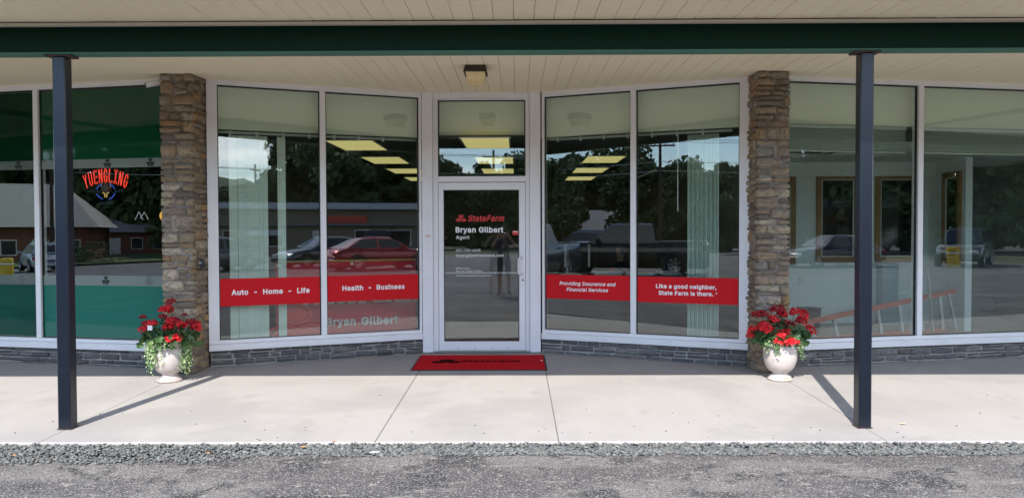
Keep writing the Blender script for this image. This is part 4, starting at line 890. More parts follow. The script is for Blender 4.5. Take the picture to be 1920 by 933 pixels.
# ================================================================== the bar (left)
M['bar_wall'] = mat('dark_bar_wall', (.022, .022, .02), .9)
M['green_film'] = film_mat('green_window_film', (.006, .17, .125), (.05, .32, .18), .86)
M['green_film2'] = film_mat('upper_green_film', (.008, .075, .032), (.05, .30, .14), .86)
M['white_film'] = film_mat('frosted_band_film', (.36, .43, .40), (.6, .65, .62), .5)
P_ = [(-9.7, 9.95), (-3.62, 8.74), (-3.62, 15), (-9.7, 15)]
prism(P_, -.02, .006).build('bar_floor', M['bar_wall'], kind='structure')
prism([(x, y + .16 if y < 12 else y) for x, y in P_], 2.95, 2.99).build('bar_ceiling', M['bar_wall'], kind='structure')
MB().box(-9.8, -3.58, 15, 15.1, 0, 3.3).build('bar_back_wall', M['bar_wall'], kind='structure')
MB().box(-9.85, -9.7, 9.95, 15, 0, 3.3).build('bar_side_wall', M['bar_wall'], kind='structure')
bulk(LF, .1, LF.L - .02, .15, 2.992, 3.25, 'bar_bulkhead')
def shamrock(t, x, z, m, s=.042):
    B = MB()
    for a in (90, 210, 330):
        for q in (-21, 21):
            a2 = rad(a + q); B.disc((x + s * .92 * math.cos(a2), z + s * .92 * math.sin(a2)), s * .37, s * .37, .0381, 12)
        a2 = rad(a); B.disc((x + s * .42 * math.cos(a2), z + s * .42 * math.sin(a2)), s * .36, s * .36, .0377, 12)
    B.v = [(p[0], p[1] - .00002 * i, p[2]) for i, p in enumerate(B.v)]
    B.add([(x - .004, .0378, z - s * .3), (x + .004, .0378, z - s * .3), (x + .012, .0378, z - s * 1.5), (x + .004, .0378, z - s * 1.55)], [(0, 1, 2, 3)])
    B.build('shamrock', m, t)
M['sham'] = mat('dark_shamrock', (.012, .02, .016), .7); M['sham2'] = mat('grey_shamrock', (.12, .13, .12), .7)
for (xa, xb) in LFp:
    for (za, zb, nm, m) in ((2.366, 3.166, 'upper_film', 'green_film2'), (2.262, 2.3655, 'frosted_band', 'white_film'), (.905, 1.022, 'frosted_band', 'white_film'), (.30, .9045, 'lower_film', 'green_film')):
        MB().box(xa, xb, .0385, .0396, za, zb).build(nm, M[m], LFw)
for u, z, m in [(.377, 2.312, 'sham'), (.939, 2.312, 'sham'), (1.53, 2.312, 'sham'), (2.15, 2.312, 'sham'), (.419, .965, 'sham2'), (.984, .965, 'sham'), (1.55, .967, 'sham2'), (2.129, .970, 'sham2')]:
    shamrock(LFw, LF.L - u, z, M[m])
MB().tube([(LF.L - .585, .0365, 1.665), (LF.L - .535, .0365, 1.755), (LF.L - .485, .0365, 1.665)], .004, 4).tube([(LF.L - .515, .0345, 1.68), (LF.L - .465, .0345, 1.75), (LF.L - .415, .0345, 1.668)], .004, 4).build('peak_decal', M['white_vinyl'], LFw)
# neon sign
M['neon_red'] = emit_mat('red_neon_tube', (1, .06, .04), .75); M['neon_blue'] = emit_mat('blue_neon_tube', (.06, .14, .8), .32); M['neon_yellow'] = emit_mat('yellow_neon_tube', (1, .7, .2), .22); M['neon_off'] = mat('unlit_blue_tube', (.03, .06, .09), .4)
ns = thing('neon_sign', 'red arched neon beer sign hanging in the bar window', 'neon sign', LF.o + Vector((math.cos(LF.rot), math.sin(LF.rot), 0)) * (LF.L - 1.068), LF.rot)
word = 'YUENGLING'; R = .50; zc = 2.185 - R
for i, ch in enumerate(word):
    a = (i - 4) * .132
    me = text_mesh(ch, .178, outline=.0024); n = len(me.vertices); co = np.empty(n * 3); me.vertices.foreach_get('co', co); co = co.reshape(-1, 3)
    co[:, 0] -= (co[:, 0].min() + co[:, 0].max()) / 2; co[:, 0] *= .046 / max(np.ptp(co[:, 0]), .03); co[:, 1] -= (co[:, 1].min() + co[:, 1].max()) / 2; co[:, 1] *= 1.25 - .035 * abs(i - 4) * 0
    ca, sa = math.cos(-a * .5), math.sin(-a * .5); x = co[:, 0] * ca - co[:, 1] * sa; z = co[:, 0] * sa + co[:, 1] * ca
    new = np.stack([x + (i - 4) * .0675, .16 - co[:, 2], z + zc + R * math.cos(a)], 1)
    me.vertices.foreach_set('co', new.ravel()); me.materials.clear(); me.materials.append(M['neon_red']); me.update(); link('neon_letter', me, ns)
def arc(rx, rz, a0, a1, z, n=12): return [(rx * math.sin(rad(a0 + (a1 - a0) * i / n)), .16, z + rz * math.cos(rad(a0 + (a1 - a0) * i / n))) for i in range(n + 1)]
for (a0, a1) in ((25, 75), (-75, -25), (105, 160), (-160, -105)): MB().tube(arc(.125, .095, a0, a1, 2.0), .004, 6).build('neon_arc', M['neon_blue'], ns)
MB().tube([(-.04, .16, 1.985), (-.015, .16, 1.975), (-.012, .16, 1.93)], .005, 6).tube([(.04, .16, 1.985), (.015, .16, 1.975), (.012, .16, 1.93)], .005, 6).build('neon_stem', M['neon_yellow'], ns)
M['barrel'] = mat('brown_barrel', (.10, .06, .05), .6)
MB().lathe([(0, -.02), (.045, -.02), (.058, 0), (.06, .03), (.045, .05), (0, .05)], 18, (0, .16, 2.035), 'y').build('barrel', M['barrel'], ns)
for x in (-.062, .062): MB().tube([(x, .165, 2.10), (x, .165, 2.05)], .004, 5).build('support', M['brass'], ns)
lettering('TRADITIONAL', ns, M['neon_off'], -.165, .165, 2.0, width=.19)
lettering('LAGER', ns, M['neon_off'], .155, .165, 2.0, width=.15)
lettering('BREWERY', ns, M['neon_off'], 0, .165, 1.86, width=.19)
MB().tube([(-.05, .17, 2.24), (-.05, .17, 3.0)], .002, 4).tube([(.05, .17, 2.24), (.05, .17, 3.0)], .002, 4).build('hanging_wire', M['dark_metal'], ns)
M['globe'] = emit_mat('amber_lamp_glow', (1, .55, .10), .38)
pl = thing('pendant_lamp', 'small glowing amber pendant lamp hanging inside the bar', 'lamp', (-4.85, 10.55, 1.745))
MB().lathe([(0, -.065), (.035, -.055), (.055, -.02), (.055, .02), (.035, .055), (.012, .07)], 18).build('globe', M['globe'], pl, smooth=True)
MB().tube([(0, 0, .07), (0, 0, 1.2)], .004, 5).build('cord', M['dark_metal'], pl)

# ================================================================== the empty room (right)
M['room_wall'] = mat('pale_grey_room_wall', (.86, .89, .89), .8, noise=[(1.2, (.76, .80, .80), .4, .7)]); M['room_floor'] = mat('dusty_floor', (.42, .41, .38), .8, noise=[(3, (.34, .33, .31), .4, .7)])
M['room_ceil'] = mat('ceiling_tile', (.52, .55, .53), .9); M['dim_wall'] = mat('grey_hall_wall', (.17, .185, .18), .9); M['oak'] = mat('oak_trim', (.36, .19, .075), .5, noise=[(6, (.28, .14, .05), .4, .7, (1, 1, 12))])
M['blue_post'] = mat('pale_blue_column', (.30, .40, .46), .7)
P2 = [(2.84, 8.78), (9.0, 10.0), (9.0, 16.0), (2.84, 16.0)]
prism([(x, y - .03 if y < 12 else y) for x, y in P2], -.02, .006).build('room_floor', M['room_floor'], kind='structure')
prism([(x, y + .44 if y < 12 else y) for x, y in P2], 2.60, 2.62).build('room_ceiling', M['room_ceil'], kind='structure')
MB().box(2.84, 6.77, 12.5, 12.6, 0, 2.6).build('room_back_wall', M['room_wall'], kind='structure')
MB().box(6.67, 6.77, 11.48, 12.498, 0, 2.6).build('room_return_wall', M['room_wall'], kind='structure')
MB().box(6.75, 9.1, 13.4, 13.5, 0, 2.6).build('hall_wall', M['dim_wall'], kind='structure')
MB().box(8.3, 8.4, 11.6, 13.4, 0, 2.6).build('hall_wall', M['dim_wall'], kind='structure')
MB().box(9.0, 9.1, 9.9, 13.4, 0, 3.3).build('room_side_wall', M['dim_wall'], kind='structure')
bulk(RF, .02, RF.L, .15, 2.735, 3.25, 'room_bulkhead'); bulk(RF, .02, RF.L, .40, 2.59, 3.25, 'room_bulkhead', 'dim_wall')  # rear panel coloured dark so the gaps between blind slats look shaded
MB().box(2.85, 6.9, 12.30, 12.49, 2.38, 2.598).build('room_beam', M['room_wall'], kind='structure')
g = MB()
for k in range(9): g.box(2.9 + .61 * k, 2.925 + .61 * k, 9.2 + .12 * k, 12.29, 2.592, 2.5995)
for k in range(5): g.box(2.9, 8.9, 10.4 + .5 * k, 10.425 + .5 * k, 2.5905, 2.5915)
g.build('ceiling_grid', M['white_plastic'], kind='structure')
M['vent'] = mat('dark_vent', (.03, .03, .03), .7)
for k, (x, y, w) in enumerate([(3.75, 10.9, .9), (4.75, 10.7, .8)]):
    t = thing('ceiling_vent', ['dark slotted ceiling opening near the pillar in the empty room', 'dark slotted ceiling opening near the steel post in the empty room'][k], 'vent', (x, y, 2.588), .12, 'dark ceiling openings in the empty room')
    MB().box(-w / 2, w / 2, -.26, .26, -.006, -.001).build('opening', M['vent'], t)
    for q in range(4): o = MB().box(-w / 2 + .02, w / 2 - .02, -.012, .012, -.02, -.0065).build('slat', M['white_plastic'], t, (0, -.19 + q * .12, 0)); o.rotation_euler.z = .06 * (-1) ** q
def oak_window(x, y, rz, w, z0, z1, lb):
    t = thing('interior_window', lb, 'window', (x, y, z0), rz, 'oak framed windows in the empty room')
    h = z1 - z0; q = .085
    MB().bbox(-w / 2, -w / 2 + q, -.035, -.001, 0, h, .004).build('frame_side', M['oak'], t); MB().bbox(w / 2 - q, w / 2, -.035, -.001, 0, h, .004).build('frame_side', M['oak'], t)
    MB().bbox(-w / 2 + q, w / 2 - q, -.034, -.001, h - q, h, .004).build('frame_top', M['oak'], t); MB().bbox(-w / 2 + q, w / 2 - q, -.034, -.001, 0, q, .004).build('frame_bottom', M['oak'], t)
    B = MB(); i = w / 2 - q
    B.box(-i, -i + .016, -.022, -.003, q, h - q); B.box(i - .016, i, -.022, -.003, q, h - q); B.box(-i + .016, i - .016, -.022, -.003, q, q + .016); B.box(-i + .016, i - .016, -.022, -.003, h - q - .016, h - q); B.build('bead', M['white_plastic'], t)
    MB().box(-i + .016, i - .016, -.008, -.002, q + .016, h - q - .016).build('pane', M['black_glass'], t)
M['black_glass'] = mat('dark_window_glass', (.008, .009, .009), .06)
oak_window(5.19, 12.499, 0, .69, 1.0, 2.42, 'oak framed dark window between the stone pillar and the steel post')
oak_window(6.14, 12.499, 0, .69, 1.0, 2.42, 'oak framed dark window just right of the steel post')
oak_window(4.17, 12.499, 0, .69, .98, 2.42, 'oak framed dark window mostly hidden by the stone pillar')
oak_window(6.669, 11.82, -math.pi / 2, .50, 1.0, 2.40, 'oak framed window on the side wall seen at a slant')
t = thing('wall_column', 'pale blue square column under the second interior window', 'column', (5.95, 12.38, .006)); MB().bbox(-.13, .13, -.1, .1, 0, .985, .004).build('shaft', M['blue_post'], t)
# raised mini blinds
def mini(F, xa, xb, lb):
    t = thing('mini_blind', lb, 'blind', F.o, F.rot, 'raised slatted blinds of the empty room')
    MB().bbox(xa, xb, .187, .225, 2.695, 2.735, .004).build('headrail', M['headrail'], t)
    for k in range(10): 
        o = MB().box(xa + .01, xb - .01, -.022, .022, -.001, .001).build('slat', M['headrail'], t, (0, .206, 2.678 - k * .0245)); o.rotation_euler.x = rad(-18)
    MB().bbox(xa + .01, xb - .01, .19, .222, 2.425, 2.44, .003).build('bottom_rail', M['headrail'], t)
mini(RF, .10, 1.77, 'raised white slatted blind behind the steel post'); mini(RF, 1.86, 3.85, 'raised white slatted blind at the right edge')
# ladder lying on its side
M['orange'] = mat('orange_fibreglass', (.58, .16, .10), .5); M['alu_grey'] = mat('ladder_aluminium', (.55, .56, .56), .4, .3)
ld = thing('step_ladder', 'orange step ladder lying on its side in the empty room', 'ladder', (0, 0, 0))
A_, Bp = Vector((3.75, 10.3, .26)), Vector((6.46, 11.35, .62))
def rail(p, q, w, h):
    d = (q - p).normalized(); s_ = d.cross(Vector((0, 0, 1))).normalized(); u_ = s_.cross(d)
    vs = [e + s_ * a * w + u_ * b_ * h for e in (p, q) for a, b_ in ((-1, -1), (1, -1), (1, 1), (-1, 1))]
    return MB().add(vs, [(0, 3, 2, 1), (4, 5, 6, 7), (0, 1, 5, 4), (1, 2, 6, 5), (2, 3, 7, 6), (3, 0, 4, 7)])
rail(A_, Bp, .015, .035).build('rail', M['orange'], ld)
rail(Vector((A_.x, A_.y, .045)), Vector((Bp.x - .15, Bp.y, .045)), .015, .03).build('rail', M['orange'], ld)
for k in range(7):
    p = A_.lerp(Bp, .08 + k * .135); rail(p - Vector((0, 0, .035)), Vector((p.x + .05, p.y, .07)), .028, .018).build('step', M['alu_grey'], ld)
rail(Vector((6.3, 11.25, .58)), Vector((6.45, 11.3, .05)), .014, .02).build('rear_leg', M['alu_grey'], ld); rail(Vector((5.85, 11.0, .95)), Vector((6.0, 11.1, .06)), .014, .02).build('rear_leg', M['alu_grey'], ld)
bk = thing('paint_bucket', 'grey bucket beside the ladder near the pillar', 'bucket', (4.25, 11.2, .008))
MB().lathe([(0, 0), (.14, 0), (.165, .36), (.175, .365), (.175, .385), (.16, .385), (.15, .05), (0, .03)], 24).build('tub', M['vent'], bk, smooth=True)
MB().tube([(-.17, 0, .35), (-.12, -.13, .25), (0, -.18, .22), (.12, -.13, .25), (.17, 0, .35)], .005, 5).build('handle', M['alu_grey'], bk)
ot = thing('wall_outlet', 'small outlet plate on the white room wall above the bucket', 'outlet', (4.62, 12.498, .70)); MB().bbox(-.045, .045, -.01, 0, -.07, .07, .003).build('plate', M['alu_grey'], ot)

# small things on the pillars
sc_ = thing('security_camera', 'small white bullet camera under the soffit beside the left pillar', 'camera', (X0 - 3.49, 8.40, 3.17))
MB().tube([(-.09, -.05, -.055), (.03, .02, -.015)], .032, 12).build('housing', M['white_plastic'], sc_)
MB().tube([(-.094, -.0525, -.0567), (-.0885, -.0492, -.0547)], .024, 12).build('lens', M['black_plastic'], sc_)
MB().tube([(.0, .0, -.02), (.03, .04, .02), (.06, .06, .055)], .012, 8).build('bracket', M['white_plastic'], sc_)
kb = thing('key_box', 'small black lock box on the inner side of the left pillar', 'box', (X0 - 3.032, 8.40, 1.175))
MB().bbox(.006, .040, -.035, .035, -.055, .055, .006).build('case', M['black_plastic'], kb)
MB().lathe([(0, -.03), (.012, -.03), (.012, .0), (0, .0)], 10, (.023, -.036, .01), 'y').build('dial', M['steel'], kb)

# ================================================================== flower urns
def petal_head(seed, m):
    r = np.random.default_rng(seed); V = []; F = []
    for k in range(46):
        d = r.normal(size=3); d[2] = abs(d[2]) * .9 - .15; d /= np.linalg.norm(d); c = d * r.uniform(.75, 1.0)
        u = np.cross(d, r.normal(size=3)); u /= np.linalg.norm(u); w = np.cross(d, u); s = r.uniform(.24, .36)
        b_ = len(V); V.append(c - d * .10)
        for q in range(5):
            a = q * 1.2566; V.append(c + (u * math.cos(a) + w * math.sin(a)) * s + d * r.uniform(-.02, .14))
            a += .63; V.append(c + (u * math.cos(a) + w * math.sin(a)) * s * .62)
        F += [(b_, b_ + 1 + q, b_ + 1 + (q + 1) % 10) for q in range(10)]
    me = bpy.data.meshes.new('flower_head'); me.from_pydata([tuple(v) for v in V], [], F); me.materials.append(m); me.update(); return me
FH = [petal_head(i, M['flower']) for i in range(4)]; FD = [petal_head(9, M['flower_dark'])]
def urn(x, y, label, plabel, heads, strands, seed, leaves=150):
    r = random.Random(seed); z0 = swz(y)
    t = thing('flower_urn', label, 'urn', (x, y, z0), 0, 'white urns of red flowers by the pillars')
    MB().lathe([(0, .0005), (.120, .0005), (.127, .006), (.128, .016), (.121, .024), (.110, .030), (.108, .040), (.094, .050), (.080, .060), (.074, .072), (.080, .084)], 40).build('foot', M['pot'], t, smooth=True)
    MB().lathe([(.080, .0845), (.098, .092), (.122, .112), (.145, .145), (.161, .19), (.169, .24), (.170, .29), (.164, .34), (.158, .375), (.166, .385), (.176, .395), (.178, .408), (.170, .416), (.155, .414), (.150, .385), (.0, .375)], 40).build('bowl', M['pot'], t, smooth=True)
    MB().lathe([(0, .392), (.10, .391), (.149, .386)], 20).build('soil', M['soil'], t)
    g_ = thing('geranium', plabel, 'plant', (x, y, z0 + .40), 0, 'red geraniums in the white urns')
    for k in range(leaves):
        for _ in range(9):
            a = r.uniform(0, 6.283); q = math.sqrt(r.random()) ; h = r.uniform(0, 1)
            px, py, pz = .30 * q * math.cos(a), .24 * q * math.sin(a), -.02 + .27 * h * (1.15 - q * .75)
            if q * q * .8 + (h - .4) ** 2 > .22: break
        s_ = r.uniform(.055, .095)
        nx_, ny_ = px * 2.6, py * 2.6 - .5
        link('leaf', r.choice(GL), g_, (px, py, pz), scale=(s_, s_, s_), rot=(-ny_ * .9 + r.uniform(-.5, .5), nx_ * .9 + r.uniform(-.5, .5), r.uniform(0, 6.28)))
    for k in range(26):
        a = r.uniform(0, 6.283); q = r.uniform(.05, .25); MB().tube([(q * .3 * math.cos(a), q * .3 * math.sin(a), -.01), (q * .8 * math.cos(a), q * .8 * math.sin(a), .12), (q * math.cos(a), q * math.sin(a), .2)], .003, 4).build('stem', M['stem'], g_)
    heads = heads + [(r.uniform(-.2, .2), r.uniform(-.14, .04), r.uniform(.10, .30), r.uniform(.03, .048), r.random() < .45) for _ in range(5)]
    for (hx, hy, hz, s_, dk_) in heads:
        me = r.choice(FD if dk_ else FH); f = link('flower_head', me, g_, (hx, hy, hz), scale=(s_ * 1.32, s_ * 1.32, s_ * 1.18), rot=(r.uniform(-.5, .2), r.uniform(-.3, .3), r.uniform(0, 6)))
        MB().tube([(hx * .3, hy * .3, .02), (hx * .8, hy * .85, hz * .6), (hx, hy, hz - s_ * .3)], .0035, 5).build('flower_stalk', M['stem'], g_)
    # trailing leaves over the rim
    V = []; F = []; fm = []
    for (a0, ln, n, sp) in strands:
        for q in range(n):
            a = rad(a0 + r.gauss(0, sp)); L2 = ln * r.uniform(.55, 1.05); R0 = .185 + r.uniform(0, .03)
            ax = r.uniform(-.25, .25); m_ = int(L2 / .011)
            for k in range(m_):
                s_ = k * .011
                if s_ < .10: rr = .10 + s_ * .9; zz = .03 - .25 * s_ * s_ * 4 + .02
                else: rr = R0 + .018 * math.sin(s_ * 9 + q); zz = .04 - (s_ - .10)
                if zz < -.37: break
                aa = a + ax * s_; p = np.array([rr * math.cos(aa), rr * math.sin(aa), zz]) + np.array([r.gauss(0, .013), r.gauss(0, .013), r.gauss(0, .008)])
                nn = np.array([math.cos(aa) + r.gauss(0, .5), math.sin(aa) + r.gauss(0, .5), r.gauss(.3, .5)]); nn /= np.linalg.norm(nn)
                u = np.cross(nn, [r.gauss(0, .4), r.gauss(0, .4), 1]); u /= np.linalg.norm(u); w = np.cross(nn, u); z_ = r.uniform(.008, .0145)
                b_ = len(V); V += [p - w * z_, p + u * z_ * .75 - w * z_ * .1, p + w * z_ * 1.1 + nn * z_ * .3, p - u * z_ * .75 - w * z_ * .1, p + nn * z_ * .35]
                F += [(b_, b_ + 1, b_ + 4), (b_ + 1, b_ + 2, b_ + 4), (b_ + 2, b_ + 3, b_ + 4), (b_ + 3, b_, b_ + 4)]; fm += [1 if r.random() < .38 else 0] * 4
    me = npmesh('trailing_vine', np.array(V), np.array(F), [M['ivy'], M['ivy_pale']], np.array(fm))
    link('trailing_vine', me, g_, kind='stuff')
    return g_
PX, PY = -3.645, 7.86
hl = [(-.20, -.12, .145, .048, 0), (-.19, -.10, .205, .040, 1), (-.245, -.05, .27, .030, 1), (-.02, .02, .335, .055, 0), (.015, .03, .42, .040, 1), (-.06, -.02, .345, .036, 0), (.08, -.10, .22, .055, 0), (.045, -.12, .165, .05, 0), (.155, -.08, .185, .052, 0),
      (.225, .0, .20, .05, 1), (.285, .0, .175, .045, 0), (.305, -.03, .16, .035, 0), (.145, -.16, .065, .048, 0), (.07, -.17, .045, .044, 0), (.10, -.17, .05, .03, 0), (.25, .05, .14, .04, 1), (.13, .08, .28, .022, 1)]
g1 = urn(PX + .01, PY + .13, 'weathered white urn standing before the left pillar', 'red geranium spilling from the left urn with a white tag', hl, [(-120, .42, 22, 10), (-155, .32, 18, 14), (-12, .46, 24, 8), (-90, .19, 14, 20), (-60, .10, 4, 12), (180, .22, 6, 20), (30, .3, 6, 20)], 3)
MB().box(-.022, .022, -.002, .002, 0, .05).build('plant_tag', M['tag_white'], g1, (-.11, -.19, .155), rotz=.25)
hr = [(-.245, -.02, .27, .05, 1), (-.20, .0, .28, .036, 0), (-.30, -.05, .12, .046, 0), (-.33, -.06, .06, .035, 0), (-.20, -.12, .15, .068, 0), (-.02, .05, .315, .062, 1), (.03, .04, .27, .045, 1), (-.085, -.04, .22, .05, 0), (.09, -.04, .17, .045, 1), (.235, .0, .275, .05, 0),
      (.215, -.02, .215, .045, 0), (.295, -.04, .115, .05, 0), (-.04, -.18, .085, .058, 0), (-.06, -.20, .02, .058, 0), (.045, -.20, .005, .060, 0), (.035, -.13, .125, .026, 0)]
urn(2.735, PY + .13, 'weathered white urn standing before the right pillar', 'red geranium spilling from the right urn with many flower heads', hr, [(-135, .26, 16, 14), (-165, .22, 10, 14), (-20, .33, 20, 14), (-60, .08, 6, 14), (10, .25, 6, 20)], 8, 190)

# litter
M['dry_leaf'] = mat('dry_tan_leaf', (.50, .42, .27), .8); M['orange_leaf'] = mat('orange_dry_leaf', (.50, .22, .05), .8)
def dry(x, y, z, s, m, lb, rz, nm='dry_leaf'):
    t = link(nm, None, None, (x, y, z), rz); tag(t, lb, 'leaf', 'fallen leaves')
    n = 10; vs = [(0, 0, .25)] + [(math.cos(a) * .5, math.sin(a) * .36 * (1 + .2 * math.cos(3 * a)), .04 + .12 * abs(math.sin(2 * a))) for a in [k * 2 * math.pi / n for k in range(n)]]
    b_ = MB().add([(x_ * s, y_ * s, z_ * s) for x_, y_, z_ in vs], [(0, 1 + k, 1 + (k + 1) % n) for k in range(n)]); b_.build('blade', M[m], t)
    MB().tube([(.45 * s, 0, .05 * s), (.8 * s, .1 * s, .03 * s)], .03 * s, 4).build('leaf_stalk', M[m], t)
dry(3.15, 6.27, swz(6.27) + .001, .055, 'dry_leaf', 'tan curled leaf on the walk right of the right post', .3)
for i, (x, y, m, lb, s) in enumerate([(-1.60, 5.70, 'orange_leaf', 'orange dry leaf on the gravel left of the middle joint', .04), (-1.40, 5.815, 'orange_leaf', 'small orange leaf at the slab edge near the middle joint', .028), (-2.25, 5.55, 'orange_leaf', 'orange leaf on the wide gravel at the left', .03), (-3.63, 5.49, 'orange_leaf', 'yellow leaf at the far left gravel', .03)]):
    dry(x, y, -.085 if y < 5.8 else swz(5.82) + .001, s, m, lb, i * 1.3)
t = thing('paper_scrap', 'white paper scrap lying on the gravel edge', 'litter', (-1.05, 5.60, -.095), .3); MB().box(-.035, .035, -.006, .006, 0, .004).build('scrap', M['paper'], t)
# ================================================================== across the lot: what the windows mirror
M['bark'] = mat('tree_bark', (.06, .045, .035), .95, bump=(6, .8, .05))
M['leaf_a'] = mat('tree_leaf_dark', (.035, .065, .02), .8); M['leaf_b'] = mat('tree_leaf_mid', (.055, .095, .028), .8); M['leaf_c'] = mat('tree_leaf_light', (.08, .12, .04), .8)
def crown(seed, H, Wd, n, leaf, conical=False, low=.22):
    r = np.random.default_rng(seed); cl = []
    nb = 34
    for k in range(nb):
        h = r.uniform(low, .97); env = (1 - ((h - .55) / .5) ** 2) if not conical else (1 - h) * 1.15
        a = r.uniform(0, 6.28); q = math.sqrt(max(env, .05)) * r.uniform(.25, 1.0) if not conical else env * r.uniform(.3, 1)
        cl.append((q * Wd / 2 * math.cos(a), q * Wd / 2 * math.sin(a), h * H, r.uniform(.10, .19) * Wd))
    cl = np.array(cl); pk = r.integers(0, nb, n); d = r.normal(size=(n, 3)); d /= np.linalg.norm(d, axis=1)[:, None]
    rr = r.uniform(.35, 1.0, n) ** .6
    c = cl[pk, :3] + d * (cl[pk, 3] * rr)[:, None] * np.array([1, 1, .8])
    nn = d + r.normal(0, .6, (n, 3)); nn /= np.linalg.norm(nn, axis=1)[:, None]
    u = np.cross(nn, r.normal(size=(n, 3))); u /= np.linalg.norm(u, axis=1)[:, None]; w = np.cross(nn, u)
    s = (leaf * r.uniform(.6, 1.3, n))[:, None]
    V = np.stack([c - u * s, c + w * s * .7, c + u * s, c - w * s * .7], 1).reshape(-1, 3); F = np.arange(4 * n).reshape(-1, 4)
    fm = (pk * 7 + r.integers(0, 3, n)) % 3
    return npmesh('crown', V, F, [M['leaf_a'], M['leaf_b'], M['leaf_c']], fm), cl
def tree_proto(seed, H, Wd, n=3600, leaf=.26, conical=False, low=.22):
    me, cl = crown(seed, H, Wd, n, leaf, conical, low)
    B = MB(); r = random.Random(seed)
    tp = [(0, 0, -.6), (.05, .02, H * .15), (-.06, .05, H * .4), (.04, -.05, H * .65), (0, 0, H * .88)]
    B.tube(tp, [H * .032, H * .024, H * .018, H * .010, H * .003], 8)
    for k in range(12):
        c = cl[k]; z = max(H * .15, c[2] * .62); B.tube([(0, 0, z), (c[0] * .5, c[1] * .5, (z + c[2]) / 2 + .1), (c[0], c[1], c[2])], [H * .011, H * .007, H * .002], 5)
    me2 = bpy.data.meshes.new('trunk'); me2.from_pydata(B.v, [], B.f); me2.materials.append(M['bark']); me2.update()
    return me2, me
PR = [tree_proto(1, 10, 9.0, 6000, .30, low=.06), tree_proto(2, 10, 7.4, 5200, .30, low=.05), tree_proto(3, 10, 10.5, 6600, .32, low=.05), tree_proto(4, 10, 4.8, 4200, .24, True, .03), tree_proto(5, 10, 8.0, 3800, .33, low=.08)]
def tree(x, y, h, k, label):
    t = thing('shade_tree' if k != 3 else 'spruce_tree', label, 'tree', (x, y, gz(x, y) - .1), rng.uniform(0, 6.28), 'trees across the road mirrored in the windows')
    s = h / 10; t.scale = (s, s, s); link('trunk', PR[k][0], t); link('crown', PR[k][1], t)
def polar(az, d, o=(0, 9.2)): return o[0] + d * math.sin(rad(az)), o[1] - d * math.cos(rad(az))
TL = [(27.6, 57, 9.6, 0), (30.5, 62, 10.2, 2), (33.5, 55, 9.4, 1), (36.2, 60, 8.6, 0), (38.6, 57, 10.0, 2), (41.5, 64, 11, 1), (45, 60, 10.5, 0), (49, 64, 11, 2), (53, 60, 10, 1), (57, 62, 10.5, 0),
      (25.6, 90, 9.0, 1), (22.5, 120, 8.6, 4), (19.5, 118, 9.0, 1), (16, 110, 9.5, 2), (12.5, 96, 9.0, 0), (9.0, 88, 8.2, 2), (5.5, 80, 8.8, 1), (2.2, 72, 8.2, 0), (-.6, 66, 8.8, 2), (-2.9, 86, 7.4, 4), (-4.2, 84, 7.2, 1), (-6.0, 66, 8.2, 0), (-8.6, 70, 9.2, 2), (-12, 72, 9.4, 1), (-16, 74, 9.6, 0), (-20, 72, 10, 2), (-24, 74, 9.8, 1),
      (-27.5, 70, 9.6, 0), (-29.8, 66, 9.4, 2), (-32.2, 70, 9.6, 1), (-34.6, 72, 10.4, 0), (-36.8, 96, 13, 2), (-38.6, 94, 12.4, 1), (-40.6, 92, 12, 0), (-41.2, 48, 6.6, 3), (-42.4, 50, 7.6, 3), (-43.0, 72, 9.6, 2), (-46, 74, 10.4, 1), (-48.6, 84, 13.5, 0), (-50.2, 90, 14.5, 2), (-51.8, 92, 13.8, 1), (-53.6, 100, 12, 0), (-57, 100, 12, 2), (-61, 96, 11, 1), (61, 66, 10, 2), (66, 70, 11, 0), (33.0, 74, 11.5, 2), (29.2, 80, 11, 0), (36.8, 78, 11.5, 1)]
ORD = 'first second third fourth fifth sixth seventh eighth ninth tenth eleventh twelfth thirteenth fourteenth fifteenth sixteenth seventeenth eighteenth'.split()
KN = ['broad dark leafy', 'oval dark leafy', 'wide low branched', 'conical dark spruce', 'loose thin leafy']; cnt = [0] * 5
for az, d, h, k in sorted(TL):
    x, y = polar(az, d); h *= .9 if -36 < az < -27 else 1
    tree(x, y, h, k, '%s tree across the lot, %s of its kind from the left end' % (KN[k], ORD[cnt[k]])); cnt[k] += 1
# wooded ridge on the skyline
def hill(az0, az1, d, hmax, name, seed):
    r = np.random.default_rng(seed); V = []; n = 90; rows = 7
    for j in range(rows):
        for i in range(n):
            a = az0 + (az1 - az0) * i / (n - 1); q = j / (rows - 1); x, y = polar(a, d + 130 * q)
            e = math.sin(math.pi * min(max((i / (n - 1)), .0), 1)) ** .5
            z = -1 + hmax * e * math.sin(q * math.pi / 2) * (1 + .12 * math.sin(a * .35 + seed)) + (r.normal(0, hmax * .022) if j else 0)
            V.append((x, y, z))
    F = [(j * n + i, j * n + i + 1, (j + 1) * n + i + 1, (j + 1) * n + i) for j in range(rows - 1) for i in range(n - 1)]
    return link(name, npmesh(name, np.array(V), np.array(F), M['leaf_b']), kind='structure')
hill(2, 62, 330, 34, 'wooded_hill', 1); hill(-75, -8, 300, 26, 'wooded_hill', 5)

